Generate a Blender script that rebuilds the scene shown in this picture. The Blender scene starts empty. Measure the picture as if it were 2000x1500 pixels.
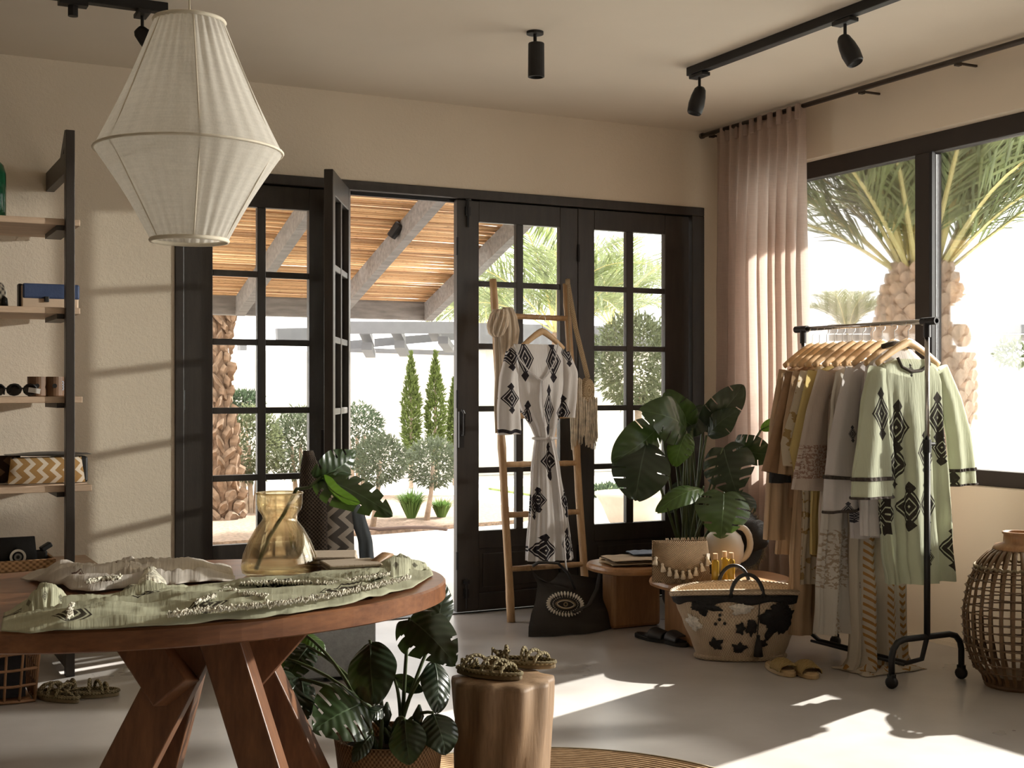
import bpy, bmesh, math, random
from mathutils import Vector, Matrix, Euler, noise

# ------------------------------------------------------------------ camera, sky, sun, exposure
scene = bpy.context.scene
COL = scene.collection
FPX, YAW, CAMH, HOR = 2519.0, math.radians(27.3), 1.25, 762.0     # 2000x1500 frame
cam_data = bpy.data.cameras.new('camera')
cam_data.sensor_width = 36.0
cam_data.lens = FPX / 2000.0 * 36.0
cam_data.shift_y = (HOR - 750.0) / 2000.0
cam_data.clip_end = 300
cam = bpy.data.objects.new('camera', cam_data)
COL.objects.link(cam)
cam.location = (0, 0, CAMH)
cam.rotation_euler = (math.pi / 2, 0, -YAW)
scene.camera = cam

world = bpy.data.worlds.new('sky')
scene.world = world
world.use_nodes = True
bg = world.node_tree.nodes['Background']
bg.inputs[0].default_value = (1.0, 0.975, 0.945, 1)
bg.inputs[1].default_value = 3.0

def aim(o, d):
    o.rotation_euler = Vector(d).normalized().to_track_quat('-Z', 'Y').to_euler()
sun_data = bpy.data.lights.new('sun', 'SUN')
sun_data.energy = 13.0
sun_data.angle = math.radians(0.8)
sun_data.color = (1.0, 0.955, 0.89)
sun = bpy.data.objects.new('sun', sun_data)
COL.objects.link(sun)
sun.location = (12, 10, 9)
aim(sun, (-0.94, -0.34, -0.63))

# unseen spot without fixture, added beyond the side window as second low light
side_spot_data = bpy.data.lights.new('added_side_spot', 'SPOT')
side_spot_data.energy = 3300.0
side_spot_data.spot_size = math.radians(56)
side_spot_data.spot_blend = 1.0
side_spot_data.shadow_soft_size = 0.12
side_spot_data.color = (1.0, 0.94, 0.86)
side_spot = bpy.data.objects.new('added_side_spot', side_spot_data)
COL.objects.link(side_spot)
side_spot.location = (9.6, 2.0, 2.75)
aim(side_spot, Vector((0.7, 3.4, 0.4)) - side_spot.location)

vs = scene.view_settings
scene.display_settings.display_device = 'sRGB'
vs.view_transform = 'Standard'
vs.look = 'None'
vs.gamma = 1.0
vs.use_curve_mapping = False
vs.exposure = 0.62
scene.cycles.use_adaptive_sampling = True
scene.cycles.adaptive_threshold = 0.06
scene.cycles.max_bounces = 7
scene.cycles.diffuse_bounces = 4
scene.cycles.transparent_max_bounces = 12
scene.cycles.sample_clamp_indirect = 8.0
scene.cycles.caustics_reflective = False
scene.cycles.caustics_refractive = False

# ------------------------------------------------------------------ helpers
SN, CS = math.sin(YAW), math.cos(YAW)
def P(u, v, X=None, Y=None, Z=None, D=None):
    """point of the place seen at pixel (u, v) of the photograph, at a known wall plane, height or distance"""
    r = Vector((SN * FPX + CS * (u - 1000), CS * FPX - SN * (u - 1000), HOR - v))
    if Y is not None: t = Y / r.y
    elif X is not None: t = X / r.x
    elif Z is not None: t = (Z - CAMH) / r.z
    else: t = D / FPX
    return Vector((r.x * t, r.y * t, CAMH + r.z * t))
def lerp(a, b, t): return a + (b - a) * t
def clamp(x, a=0.0, b=1.0): return max(a, min(b, x))
def interp(tab, x):
    """piecewise linear table [(x, a, b, ...)] -> tuple"""
    if x <= tab[0][0]: return tab[0][1:]
    for p, q in zip(tab, tab[1:]):
        if x <= q[0]:
            t = (x - p[0]) / (q[0] - p[0]) if q[0] != p[0] else 0
            t = t * t * (3 - 2 * t) * .5 + t * .5
            return tuple(lerp(m, n, t) for m, n in zip(p[1:], q[1:]))
    return tab[-1][1:]
def nz(x, y, z=0.0): return noise.noise(Vector((x, y, z)))

def wmat(o):
    m = o.matrix_basis.copy()
    return wmat(o.parent) @ m if o.parent else m

class MB:
    """collects boxes, tubes, lathes and sheets, then links them as ONE mesh object"""
    def __init__(s): s.v = []; s.f = []; s.u = []
    def add(s, vs, fs, us=None):
        n = len(s.v)
        s.v += [tuple(p) for p in vs]
        s.f += [tuple(i + n for i in f) for f in fs]
        s.u += us if us else [(p[0] + p[1], p[2]) for p in vs]
        return s
    def box(s, c, d, rot=None, off=(0, 0, 0)):
        hx, hy, hz = d[0] / 2, d[1] / 2, d[2] / 2
        vs = [Vector((x, y, z)) for z in (-hz, hz) for y in (-hy, hy) for x in (-hx, hx)]
        if rot is not None:
            m = rot if isinstance(rot, Matrix) else Euler(rot).to_matrix()
            vs = [m @ (q + Vector(off)) for q in vs]
        vs = [q + Vector(c) for q in vs]
        return s.add(vs, [(0, 2, 3, 1), (4, 5, 7, 6), (0, 1, 5, 4), (2, 6, 7, 3), (0, 4, 6, 2), (1, 3, 7, 5)])
    def bx(s, x0, x1, y0, y1, z0, z1):
        return s.box(((x0 + x1) / 2, (y0 + y1) / 2, (z0 + z1) / 2), (abs(x1 - x0), abs(y1 - y0), abs(z1 - z0)))
    def bar(s, a, b, w, h, up=(0, 0, 1), ext=0.0):
        a, b = Vector(a), Vector(b); d = (b - a)
        L = d.length; d.normalize(); up = Vector(up)
        x = d.cross(up)
        if x.length < 1e-4: x = d.cross(Vector((0, 1, 0)))
        x.normalize(); z = x.cross(d)
        m = Matrix((x, d, z)).transposed()
        return s.box((a + b) / 2, (w, L + 2 * ext, h), m)
    def tube(s, pts, r, n=8, cap=True, closed=False, flat=1.0):
        pts = [Vector(p) for p in pts]; k = len(pts)
        rs = r if isinstance(r, (list, tuple)) else [r] * k
        vs, us = [], []; nrm = None; acc = 0.0
        for i, p in enumerate(pts):
            if closed: t = pts[(i + 1) % k] - pts[i - 1]
            else: t = pts[min(i + 1, k - 1)] - pts[max(i - 1, 0)]
            if t.length < 1e-9: t = Vector((0, 0, 1))
            t.normalize()
            if nrm is None:
                nrm = t.orthogonal() if abs(t.z) > .9 else t.cross(Vector((0, 0, 1)))
            nrm = nrm - t * nrm.dot(t)
            if nrm.length < 1e-6: nrm = t.orthogonal()
            nrm.normalize(); bn = t.cross(nrm)
            if i: acc += (p - pts[i - 1]).length
            for j in range(n):
                a = 2 * math.pi * j / n
                vs.append(p + nrm * (math.cos(a) * rs[i]) + bn * (math.sin(a) * rs[i] * flat))
                us.append((rs[i] * a, acc))
        fs = []
        for i in range(k if closed else k - 1):
            i2 = (i + 1) % k
            for j in range(n):
                j2 = (j + 1) % n
                fs.append((i * n + j, i * n + j2, i2 * n + j2, i2 * n + j))
        if cap and not closed:
            fs.append(tuple(range(n - 1, -1, -1))); fs.append(tuple(range((k - 1) * n, k * n)))
        return s.add(vs, fs, us)
    def lathe(s, prof, n=24, c=(0, 0, 0), sx=1.0, sy=1.0, fn=None, cap=False):
        vs, us = [], []; k = len(prof); acc = 0
        for i, (r, z) in enumerate(prof):
            if i: acc += math.hypot(r - prof[i - 1][0], z - prof[i - 1][1])
            for j in range(n):
                a = 2 * math.pi * j / n
                q = fn(a, r, z, i) if fn else r
                vs.append((c[0] + math.cos(a) * q * sx, c[1] + math.sin(a) * q * sy, c[2] + z))
                us.append((a * max(p[0] for p in prof), acc))
        fs = [(i * n + j, i * n + (j + 1) % n, (i + 1) * n + (j + 1) % n, (i + 1) * n + j) for i in range(k - 1) for j in range(n)]
        if cap:
            fs.append(tuple(range(n - 1, -1, -1))); fs.append(tuple(range((k - 1) * n, k * n)))
        return s.add(vs, fs, us)
    def surf(s, fn, nu, nv, cu=False, skip=None, uv=None):
        """sheet of points fn(u, v), u and v in 0..1"""
        mu = nu if cu else nu + 1
        vs, us = [], []
        for j in range(nv + 1):
            for i in range(mu):
                a, b = i / nu, j / nv
                vs.append(fn(a, b)); us.append(uv(a, b) if uv else (a, b))
        fs = []
        for j in range(nv):
            for i in range(nu):
                if skip and skip(i, j): continue
                i2 = (i + 1) % mu if cu else i + 1
                fs.append((j * mu + i, j * mu + i2, (j + 1) * mu + i2, (j + 1) * mu + i))
        return s.add(vs, fs, us)
    def prism(s, poly, z0, z1):
        n = len(poly)
        vs = [(x, y, z0) for x, y in poly] + [(x, y, z1) for x, y in poly]
        fs = [tuple(range(n - 1, -1, -1)), tuple(range(n, 2 * n))] + [(i, (i + 1) % n, n + (i + 1) % n, n + i) for i in range(n)]
        return s.add(vs, fs)
    def xf(s, m):
        s.v = [tuple(m @ Vector(p)) for p in s.v]; return s
    def mesh(s, name, mat, smooth=False):
        me = bpy.data.meshes.new(name)
        me.from_pydata(s.v, [], s.f)
        lay = me.uv_layers.new(name='UVMap')
        idx = [0] * len(me.loops); me.loops.foreach_get('vertex_index', idx)
        flat = []
        for i in idx: flat += s.u[i]
        lay.data.foreach_set('uv', flat)
        if mat: me.materials.append(mat)
        if smooth: me.polygons.foreach_set('use_smooth', [True] * len(me.polygons))
        me.update(); return me
    def build(s, name, mat, parent=None, smooth=False, local=False, bevel=0, solid=0, sub=0, recalc=False):
        if parent is not None and not local:
            inv = wmat(parent).inverted()
            s.v = [tuple(inv @ Vector(p)) for p in s.v]
        me = s.mesh(name, mat, smooth)
        if recalc:
            bm = bmesh.new(); bm.from_mesh(me); bmesh.ops.recalc_face_normals(bm, faces=bm.faces); bm.to_mesh(me); bm.free()
        o = bpy.data.objects.new(name, me); COL.objects.link(o)
        if parent is not None: o.parent = parent
        if solid:
            m = o.modifiers.new('thickness', 'SOLIDIFY'); m.thickness = solid; m.offset = 0
        if bevel:
            m = o.modifiers.new('edge', 'BEVEL'); m.width = bevel; m.segments = 2; m.limit_method = 'ANGLE'
        if sub:
            m = o.modifiers.new('smooth', 'SUBSURF'); m.levels = sub; m.render_levels = sub
        return o

def tag(o, label=None, cat=None, group=None, kind=None):
    if label: o['label'] = label
    if cat: o['category'] = cat
    if group: o['group'] = group
    if kind: o['kind'] = kind
    return o
def thing(name, label, cat, loc=(0, 0, 0), rz=0.0, group=None):
    o = bpy.data.objects.new(name, None); COL.objects.link(o)
    o.empty_display_size = .1
    o.location = loc; o.rotation_euler = (0, 0, rz)
    return tag(o, label, cat, group)
def struct(name, label=None, loc=(0, 0, 0), rz=0.0):
    o = bpy.data.objects.new(name, None); COL.objects.link(o)
    o.location = loc; o.rotation_euler = (0, 0, rz)
    return tag(o, label, None, None, 'structure')
def piece(name, me, parent, loc=(0, 0, 0), rot=(0, 0, 0), sc=(1, 1, 1)):
    """a part that shares mesh data; loc is local to the parent"""
    o = bpy.data.objects.new(name, me); COL.objects.link(o)
    o.parent = parent; o.location = loc; o.rotation_euler = rot; o.scale = sc
    return o
def copy_tree(o, parent=None):
    c = o.copy(); COL.objects.link(c); c.parent = parent
    for ch in list(o.children): copy_tree(ch, c)
    return c

# ------------------------------------------------------------------ procedural materials
class S:
    """a node socket with arithmetic"""
    def __init__(s, nt, k): s.nt, s.k = nt, k
    def _m(s, op, *o):
        n = s.nt.nodes.new('ShaderNodeMath'); n.operation = op
        for i, q in enumerate((s,) + o):
            if isinstance(q, S): s.nt.links.new(q.k, n.inputs[i])
            else: n.inputs[i].default_value = q
        return S(s.nt, n.outputs[0])
    def __add__(s, o): return s._m('ADD', o)
    def __sub__(s, o): return s._m('SUBTRACT', o)
    def __mul__(s, o): return s._m('MULTIPLY', o)
    def __truediv__(s, o): return s._m('DIVIDE', o)
    def lt(s, o): return s._m('LESS_THAN', o)
    def gt(s, o): return s._m('GREATER_THAN', o)
    def abs(s): return s._m('ABSOLUTE')
    def fract(s): return s._m('FRACT')
    def floor(s): return s._m('FLOOR')
    def sin(s): return s._m('SINE')
    def max(s, o): return s._m('MAXIMUM', o)
    def min(s, o): return s._m('MINIMUM', o)
    def inv(s): return (s * -1.0) + 1.0

class Mat:
    def __init__(s, name):
        s.m = bpy.data.materials.new(name); s.m.use_nodes = True
        s.nt = s.m.node_tree; s.b = s.nt.nodes['Principled BSDF']; s.out = s.nt.nodes['Material Output']
    def node(s, t, **kw):
        n = s.nt.nodes.new(t)
        for k, v in kw.items(): setattr(n, k, v)
        return n
    def link(s, a, b): s.nt.links.new(a.k if isinstance(a, S) else a, b)
    def coord(s, kind='Object', scale=(1, 1, 1), rot=(0, 0, 0)):
        tc = s.node('ShaderNodeTexCoord'); mp = s.node('ShaderNodeMapping')
        mp.inputs['Scale'].default_value = scale; mp.inputs['Rotation'].default_value = rot
        s.link(tc.outputs[kind], mp.inputs[0]); return mp.outputs[0]
    def uv(s):
        sp = s.node('ShaderNodeSeparateXYZ'); tc = s.node('ShaderNodeTexCoord')
        s.link(tc.outputs['UV'], sp.inputs[0]); return S(s.nt, sp.outputs[0]), S(s.nt, sp.outputs[1])
    def xyz(s):
        sp = s.node('ShaderNodeSeparateXYZ'); tc = s.node('ShaderNodeTexCoord')
        s.link(tc.outputs['Object'], sp.inputs[0]); return [S(s.nt, sp.outputs[i]) for i in range(3)]
    def noise(s, scale, detail=3, vec=None, rough=.55):
        n = s.node('ShaderNodeTexNoise'); n.inputs['Scale'].default_value = scale
        n.inputs['Detail'].default_value = detail; n.inputs['Roughness'].default_value = rough
        if vec is not None: s.link(vec, n.inputs['Vector'])
        return S(s.nt, n.outputs[0])
    def mix(s, f, a, b):
        n = s.node('ShaderNodeMix', data_type='RGBA')
        if isinstance(f, S): s.link(f, n.inputs[0])
        else: n.inputs[0].default_value = f
        for q, i in ((a, 6), (b, 7)):
            if isinstance(q, (tuple, list)): n.inputs[i].default_value = (*q[:3], 1)
            else: s.link(q, n.inputs[i])
        return n.outputs[2]
    def ramp(s, f, stops):
        n = s.node('ShaderNodeValToRGB'); e = n.color_ramp.elements
        while len(e) < len(stops): e.new(.5)
        for q, (p, c) in zip(e, stops): q.position = p; q.color = (*c[:3], 1)
        s.link(f, n.inputs[0]); return n.outputs[0]
    def col(s, c):
        s.colour = c
        if isinstance(c, (tuple, list)): s.b.inputs['Base Color'].default_value = (*c[:3], 1)
        else: s.link(c, s.b.inputs['Base Color'])
        return s
    def bump(s, h, strength=.3, dist=.01):
        n = s.node('ShaderNodeBump'); n.inputs['Strength'].default_value = strength; n.inputs['Distance'].default_value = dist
        s.link(h, n.inputs['Height']); s.link(n.outputs[0], s.b.inputs['Normal']); return s
    def set(s, rough=.6, metal=0.0, spec=.5):
        s.b.inputs['Roughness'].default_value = rough; s.b.inputs['Metallic'].default_value = metal
        s.b.inputs['Specular IOR Level'].default_value = spec; return s
    def translucent(s, f, col=None):
        t = s.node('ShaderNodeBsdfTranslucent'); mx = s.node('ShaderNodeMixShader'); mx.inputs[0].default_value = f
        c = col if col is not None else s.colour
        if isinstance(c, (tuple, list)): t.inputs[0].default_value = (*c[:3], 1)
        else: s.link(c, t.inputs[0])
        s.link(s.b.outputs[0], mx.inputs[1]); s.link(t.outputs[0], mx.inputs[2]); s.link(mx.outputs[0], s.out.inputs[0])
        s.last = mx; return s
    def sheer(s, f):
        t = s.node('ShaderNodeBsdfTransparent'); mx = s.node('ShaderNodeMixShader'); mx.inputs[0].default_value = f
        s.link(s.last.outputs[0], mx.inputs[1]); s.link(t.outputs[0], mx.inputs[2]); s.link(mx.outputs[0], s.out.inputs[0]); return s

def plain(name, c, rough=.6, var=.12, scale=6, bump=0.0, bscale=80, metal=0.0, spec=.5, stretch=(1, 1, 1), trans=0.0, kind='Object'):
    m = Mat(name); v = m.coord(kind, stretch)
    n = m.noise(scale, 4, v)
    lo = tuple(x * (1 - var) for x in c); hi = tuple(min(1, x * (1 + var)) for x in c)
    m.col(m.ramp(n, [(.3, lo), (.7, hi)])).set(rough, metal, spec)
    if bump: m.bump(m.noise(bscale, 3, v), bump, .004)
    if trans: m.translucent(trans)
    return m.m
def wood(name, c1, c2, rough=.45, stretch=(1.2, 14, 14), scale=3.0, bump=.08):
    m = Mat(name); v = m.coord('Object', stretch)
    n = m.noise(scale, 6, v, .65); g = m.noise(scale * 5, 4, v, .6)
    f = n * .7 + g * .3
    m.col(m.ramp(f, [(.32, c1), (.5, tuple((a + b) / 2 for a, b in zip(c1, c2))), (.68, c2)])).set(rough)
    m.bump(g, bump, .003); return m.m
def weave(name, c1, c2, su, sv, rough=.8, bump=.6, jitter=.25, kind='UV'):
    """plaited fibre: over and under strands along both directions"""
    m = Mat(name)
    if kind == 'UV': u, v = m.uv()
    else:
        x, y, z = m.xyz(); u, v = x + y, z
    a = (u * (su * math.pi)).sin(); b = (v * (sv * math.pi)).sin()
    h = (a * b) * .5 + .5
    n = m.noise(14, 4, m.coord('Object'))
    f = h * (1 - jitter) + n * jitter
    m.col(m.ramp(f, [(.15, c1), (.7, c2)])).set(rough, 0, .25)
    m.bump(h, bump, .004); return m.m
def thin_glass(name, tint=(1, 1, 1), refl=.9):
    m = Mat(name)
    t = m.node('ShaderNodeBsdfTransparent'); t.inputs[0].default_value = (*tint, 1)
    g = m.node('ShaderNodeBsdfGlossy'); g.inputs['Roughness'].default_value = .02
    fr = m.node('ShaderNodeFresnel'); fr.inputs[0].default_value = 1.45
    k = S(m.nt, fr.outputs[0]) * refl
    mx = m.node('ShaderNodeMixShader'); m.link(k, mx.inputs[0])
    m.link(t.outputs[0], mx.inputs[1]); m.link(g.outputs[0], mx.inputs[2]); m.link(mx.outputs[0], m.out.inputs[0]); return m.m

# ------------------------------------------------------------------ the room
XR, YB, HC = 4.79, 6.51, 2.835          # right wall, back wall, ceiling
XL, YF = -3.2, -3.0
def plaster(name, c, b=.35, sc=45):
    m = Mat(name); v = m.coord('Object')
    big = m.noise(1.3, 3, v); fine = m.noise(sc, 4, v, .7)
    m.col(m.ramp(big, [(.3, tuple(x * .94 for x in c)), (.7, c)])).set(.85, 0, .25).bump(fine, b, .006); return m.m
MAT_WALL = plaster('cream_plaster', (.79, .695, .57), .5, 60)
MAT_WALL2 = plaster('smooth_cream_paint', (.79, .695, .575), .12, 30)
MAT_TAUPE = plaster('warm_taupe_paint', (.36, .30, .235), .12, 30)
MAT_CEIL = plaster('ceiling_paint', (.74, .66, .555), .08, 20)
def concrete_floor():
    m = Mat('polished_concrete'); v = m.coord('Object')
    a = m.noise(1.1, 5, v, .6); b = m.noise(5, 4, v, .55)
    f = a * .65 + b * .35
    m.col(m.ramp(f, [(.3, (.33, .305, .285)), (.5, (.405, .378, .355)), (.7, (.48, .452, .427))]))
    r = m.ramp(a, [(.3, (.26, .26, .26)), (.75, (.36, .36, .36))])
    m.set(.3, 0, .5); m.link(r, m.b.inputs['Roughness']); return m.m
MAT_FLOOR = concrete_floor()
MAT_DARKWOOD = plain('black_brown_paint', (.032, .025, .02), .42, .25, 5, .12, 40, stretch=(6, 6, .8))
MAT_ALU = plain('dark_bronze_aluminium', (.05, .042, .038), .7, .08, spec=.15)
MAT_PANE = thin_glass('window_glass', (.97, .98, .97), .75)
MAT_IRON = plain('black_iron', (.012, .011, .011), .5, .2, metal=.3)

fl = tag(MB().bx(XL, XR + .12, YF, YB + .06, -.12, 0).build('floor', MAT_FLOOR), 'polished grey concrete floor of the shop', kind='structure')
tag(MB().bx(XL - .2, XR + .3, YF - .2, YB + .25, HC, HC + .2).build('ceiling', MAT_CEIL), 'plain cream painted ceiling', kind='structure')
DX0, DX1, DZ = 1.46, 4.685, 2.37
tag(MB().bx(XL - .2, DX0, YB, YB + .22, 0, HC).bx(DX1, XR + .3, YB, YB + .22, 0, HC).bx(DX0, DX1, YB, YB + .22, DZ, HC).build('wall_back', MAT_WALL), 'rough cream plaster wall around the folding doors', kind='structure')
W0, W1, W2, W3 = 1.9, 6.2, -1.6, 1.6      # window openings along the right wall
ZS, ZT = .79, 2.545
wr = MB().bx(XR, XR + .28, YF, YB, 0, ZS).bx(XR, XR + .28, YF, YB, ZT, HC)
for a, b in ((YF, W2), (W3, W0), (W1, YB)): wr.bx(XR, XR + .28, a, b, ZS, ZT)
tag(wr.build('wall_right', MAT_WALL2), 'smooth cream wall around the wide garden window', kind='structure')
tag(MB().bx(XL - .2, XL, YF, YB, 0, HC).build('wall_left', MAT_TAUPE), 'plain taupe wall beyond the shelves', kind='structure')
tag(MB().bx(XL - .2, XR + .3, YF - .2, YF, 0, HC).build('wall_front', MAT_TAUPE), 'plain taupe wall behind the viewer', kind='structure')
tag(MB().bx(XR - .008, XR, YF, YB, 0, .022).build('baseboard_right', MAT_WALL2), 'low pale strip along the foot of the window wall', kind='structure')
tag(MB().bx(XL, .4, YB - .008, YB, 0, .022).bx(.4, DX0, YB - .008, YB, 0, .022).build('baseboard_back', MAT_WALL2), 'low pale strip along the foot of the plaster wall', kind='structure')
# roof overhang outside, above the side window
tag(MB().bx(XR + .28, XR + 1.15, YF, YB + .3, 2.88, 3.0).build('roof_overhang', MAT_CEIL), 'flat roof overhang above the side window', kind='structure')

# side windows
def window(name, y0, y1, ym, label):
    w = struct(name, label, (XR + .1, (y0 + y1) / 2, ZS))
    x0, x1 = XR + .07, XR + .14
    t = .075
    fr = MB()
    for a, b, c, d in ((y0, y1, ZS, ZS + t), (y0, y1, ZT - t - .02, ZT), (y0, y0 + t, ZS + t, ZT - t - .02), (y1 - t, y1, ZS + t, ZT - t - .02)):
        MB().bx(x0, x1, a, b, c, d).build('frame', MAT_ALU, w, bevel=.004)
    ya = y0 + t
    for q in ym + [y1 - t]:
        MB().bx(x0 + .03, x0 + .036, ya, q, ZS + t, ZT - t - .02).build('pane', MAT_PANE, w)
        if q == y1 - t: break
        MB().bx(x0 - .012, x1, q, q + .105, ZS + t, ZT - t - .02).build('mullion', MAT_ALU, w, bevel=.006)
        MB().bx(x0 - .02, x0, q - .022, q - .004, ZS + t, ZT - t - .02).build('seal', MAT_IRON, w)
        ya = q + .105
    return w
window('window_1', W0, W1, [3.3, 4.805], 'wide dark framed garden window behind the clothes rack')
window('window_2', W2, W3, [0.0], 'wide dark framed window further along the wall')

# folding doors: frame and four leaves of two by five panes
fr = struct('trim_1', 'dark painted frame around the folding doors', ((DX0 + DX1) / 2, YB, 0))
MB().bx(DX0, DX1, YB - .012, YB + .14, 2.318, DZ).build('head', MAT_DARKWOOD, fr, bevel=.004)
MB().bx(DX0, DX0 + .045, YB - .012, YB + .14, 0, 2.318).build('jamb', MAT_DARKWOOD, fr, bevel=.004)
MB().bx(DX0 + .045, DX0 + .07, YB + .02, YB + .14, 0, 2.318).build('stop', MAT_DARKWOOD, fr, bevel=.003)
MB().bx(DX1 - .09, DX1, YB - .012, YB + .14, 0, 2.318).build('jamb', MAT_DARKWOOD, fr, bevel=.004)
MB().bx(DX0 + .045, DX1 - .09, YB + .045, YB + .065, 2.30, 2.318).build('track', MAT_IRON, fr)
MB().bx(DX0, DX1, YB + .02, YB + .2, -.02, .006).build('threshold', MAT_IRON, fr)
ROWS = [.459, .799, 1.145, 1.497, 1.849, 2.195]
def door_leaf(name, label, o, d, w, s0, s1, mun=.045):
    """o hinge point, d unit direction of the width"""
    L = struct(name, label, (o[0], o[1], 0), math.atan2(d[1], d[0]))
    T = .045; zb, zt = .012, 2.312
    pw = (w - s0 - s1 - mun) / 2
    kw = dict(parent=L, local=True)
    MB().bx(0, s0, 0, T, zb, zt).build('stile', MAT_DARKWOOD, bevel=.004, **kw)
    MB().bx(w - s1, w, 0, T, zb, zt).build('stile', MAT_DARKWOOD, bevel=.004, **kw)
    MB().bx(s0, w - s1, .001, T - .001, ROWS[5], zt).build('rail', MAT_DARKWOOD, bevel=.003, **kw)
    MB().bx(s0, w - s1, .001, T - .001, .36, ROWS[0]).build('rail', MAT_DARKWOOD, bevel=.003, **kw)
    MB().bx(s0, w - s1, .001, T - .001, zb, .11).build('rail', MAT_DARKWOOD, bevel=.003, **kw)
    MB().bx(s0, w - s1, .016, T - .016, .11, .36).build('panel', MAT_DARKWOOD, **kw)
    m = MB(); m.bx(s0 + .03, w - s1 - .03, .010, T - .010, .14, .33).build('raised_panel', MAT_DARKWOOD, bevel=.004, **kw)
    MB().bx(s0 + pw, s0 + pw + mun, .004, T - .004, ROWS[0], ROWS[5]).build('muntin', MAT_DARKWOOD, bevel=.004, **kw)
    for z in ROWS[1:5]:
        MB().bx(s0, w - s1, .006, T - .006, z - .016, z + .016).build('muntin', MAT_DARKWOOD, bevel=.004, **kw)
    pane = None
    for r in range(5):
        for x in (s0, s0 + pw + mun):
            z0, z1 = ROWS[r] + (.016 if r else 0), ROWS[r + 1] - (.016 if r < 4 else 0)
            MB().bx(x, x + pw, T / 2 - .002, T / 2 + .002, z0, z1).build('pane', MAT_PANE, **kw)
    for z in (.3, 1.2, 2.05):
        MB().tube([(0, -.006, z - .05), (0, -.006, z + .05)], .008, 8).build('hinge', MAT_IRON, **kw)
    return L
def bolt(L, x, z0, z1):
    MB().tube([(x, -.012, z0), (x, -.012, z1)], .006, 8).box((x, -.006, (z0 + z1) / 2), (.03, .012, .05)).box((x, -.008, z1 - .02), (.035, .014, .02)).build('bolt', MAT_IRON, L, local=True)
d1 = door_leaf('door_1', 'closed folding door leaf beside the plaster wall', (1.505, YB + .01), (1, 0), .76, .15, .10)
hx, hy = 2.34, 6.50
dv = Vector((-.46, -.888)).normalized()
d2 = door_leaf('door_2', 'folding door leaf swung open into the room', (hx, hy), dv, .66, .075, .075, .035)
d3 = door_leaf('door_3', 'folding door leaf behind the bamboo ladder', (3.02, YB + .01), (1, 0), .778, .137, .118)
d4 = door_leaf('door_4', 'folding door leaf behind the big leafy plant', (3.800, YB + .01), (1, 0), .785, .112, .175, .05)
bolt(d3, .055, .03, .2); bolt(d3, .065, 2.16, 2.34)
MB().box((.02, -.012, 1.03), (.03, .02, .2)).tube([(.02, -.022, 1.0), (.02, -.05, 1.0), (.02, -.055, 1.12), (.02, -.03, 1.14)], .007, 8).build('handle', MAT_IRON, d3, local=True)
MB().box((.62, -.01, .98), (.028, .016, .16)).build('lock_plate', MAT_IRON, d2, local=True)

# ------------------------------------------------------------------ outdoors: ground, walls, pergola
R = random.Random(7)
MAT_TERRACE = plain('pale_terrace_concrete', (.60, .575, .54), .8, .06, 3)
MAT_GRAVEL = plain('brown_gravel_soil', (.24, .165, .115), .95, .45, 30, .8, 60)
MAT_LAWN = plain('dry_lawn', (.30, .36, .13), .95, .3, 12, .6, 60)
MAT_WHITE = plain('white_garden_wall_paint', (.66, .62, .56), .9, .04, 2)
MAT_GREYBEAM = plain('weathered_grey_beam', (.20, .185, .175), .8, .25, 6, .2, 50, stretch=(1, 6, 6))
MAT_GREYPAINT = plain('pale_grey_paint', (.13, .13, .137), .7, .08)
def cane_mat():
    m = Mat('bamboo_cane'); v = m.coord('Object', (2.0, 40, 40)); g = m.node('ShaderNodeNewGeometry')
    f = m.noise(4, 4, v) * .45 + S(m.nt, g.outputs['Random Per Island']) * .55
    kn = m.noise(9, 2, m.coord('Object', (2.2, 30, 30))).gt(.67)
    c = m.ramp(f, [(.15, (.26, .13, .055)), (.5, (.55, .33, .16)), (.85, (.76, .52, .29))])
    m.col(m.mix(kn, c, (.12, .055, .02))).set(.55); return m.m
MAT_CANE = cane_mat()
MAT_POOL = plain('pool_water', (.35, .5, .55), .08, .1, 4, .2, 10)

tag(MB().bx(-30, 60, YB + .06, 70, -.12, -.005).bx(XR + .12, 60, -30, YB + .06, -.12, -.005).bx(-30, XL, -30, YB + .06, -.12, -.005).build('ground', MAT_TERRACE), 'sunlit pale concrete terrace outside the doors', kind='structure')
def bed(name, pts, mat, z, label):
    return tag(MB().prism(pts, -.1, z).build(name, mat), label, kind='structure')
bed('planting_bed_ground', [(0.5, 10.1), (3.2, 10.35), (5.6, 10.75), (6.1, 11.2), (6.3, 13.6), (5.2, 14.2), (2.5, 15.5), (.5, 17)], MAT_GRAVEL, .03, 'brown gravel planting bed beyond the terrace')
bed('lawn', [(7.2, 13.2), (14, 12.2), (14, 14.4), (7.2, 14.6)], MAT_LAWN, .02, 'strip of lawn in front of the white wall')
tag(MB().bx(7.0, 30, 17.0, 17.3, 0, 1.38).bx(4.6, 7.0, 19.5, 19.8, 0, 1.86).bx(7.0, 9.0, 19.5, 19.8, 0, 1.92).build('garden_wall', MAT_WHITE), 'white rendered garden wall behind the cypresses', kind='structure')
tag(MB().bx(16.2, 16.5, 0, 7.5, 0, .62).build('terrace_wall', MAT_WHITE), 'low white wall beyond the pool', kind='structure')
tag(MB().bx(10.2, 14.2, 1, 9.2, -.05, .004).build('pool_water', MAT_POOL), 'pale pool outside the side window', kind='structure')

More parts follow.
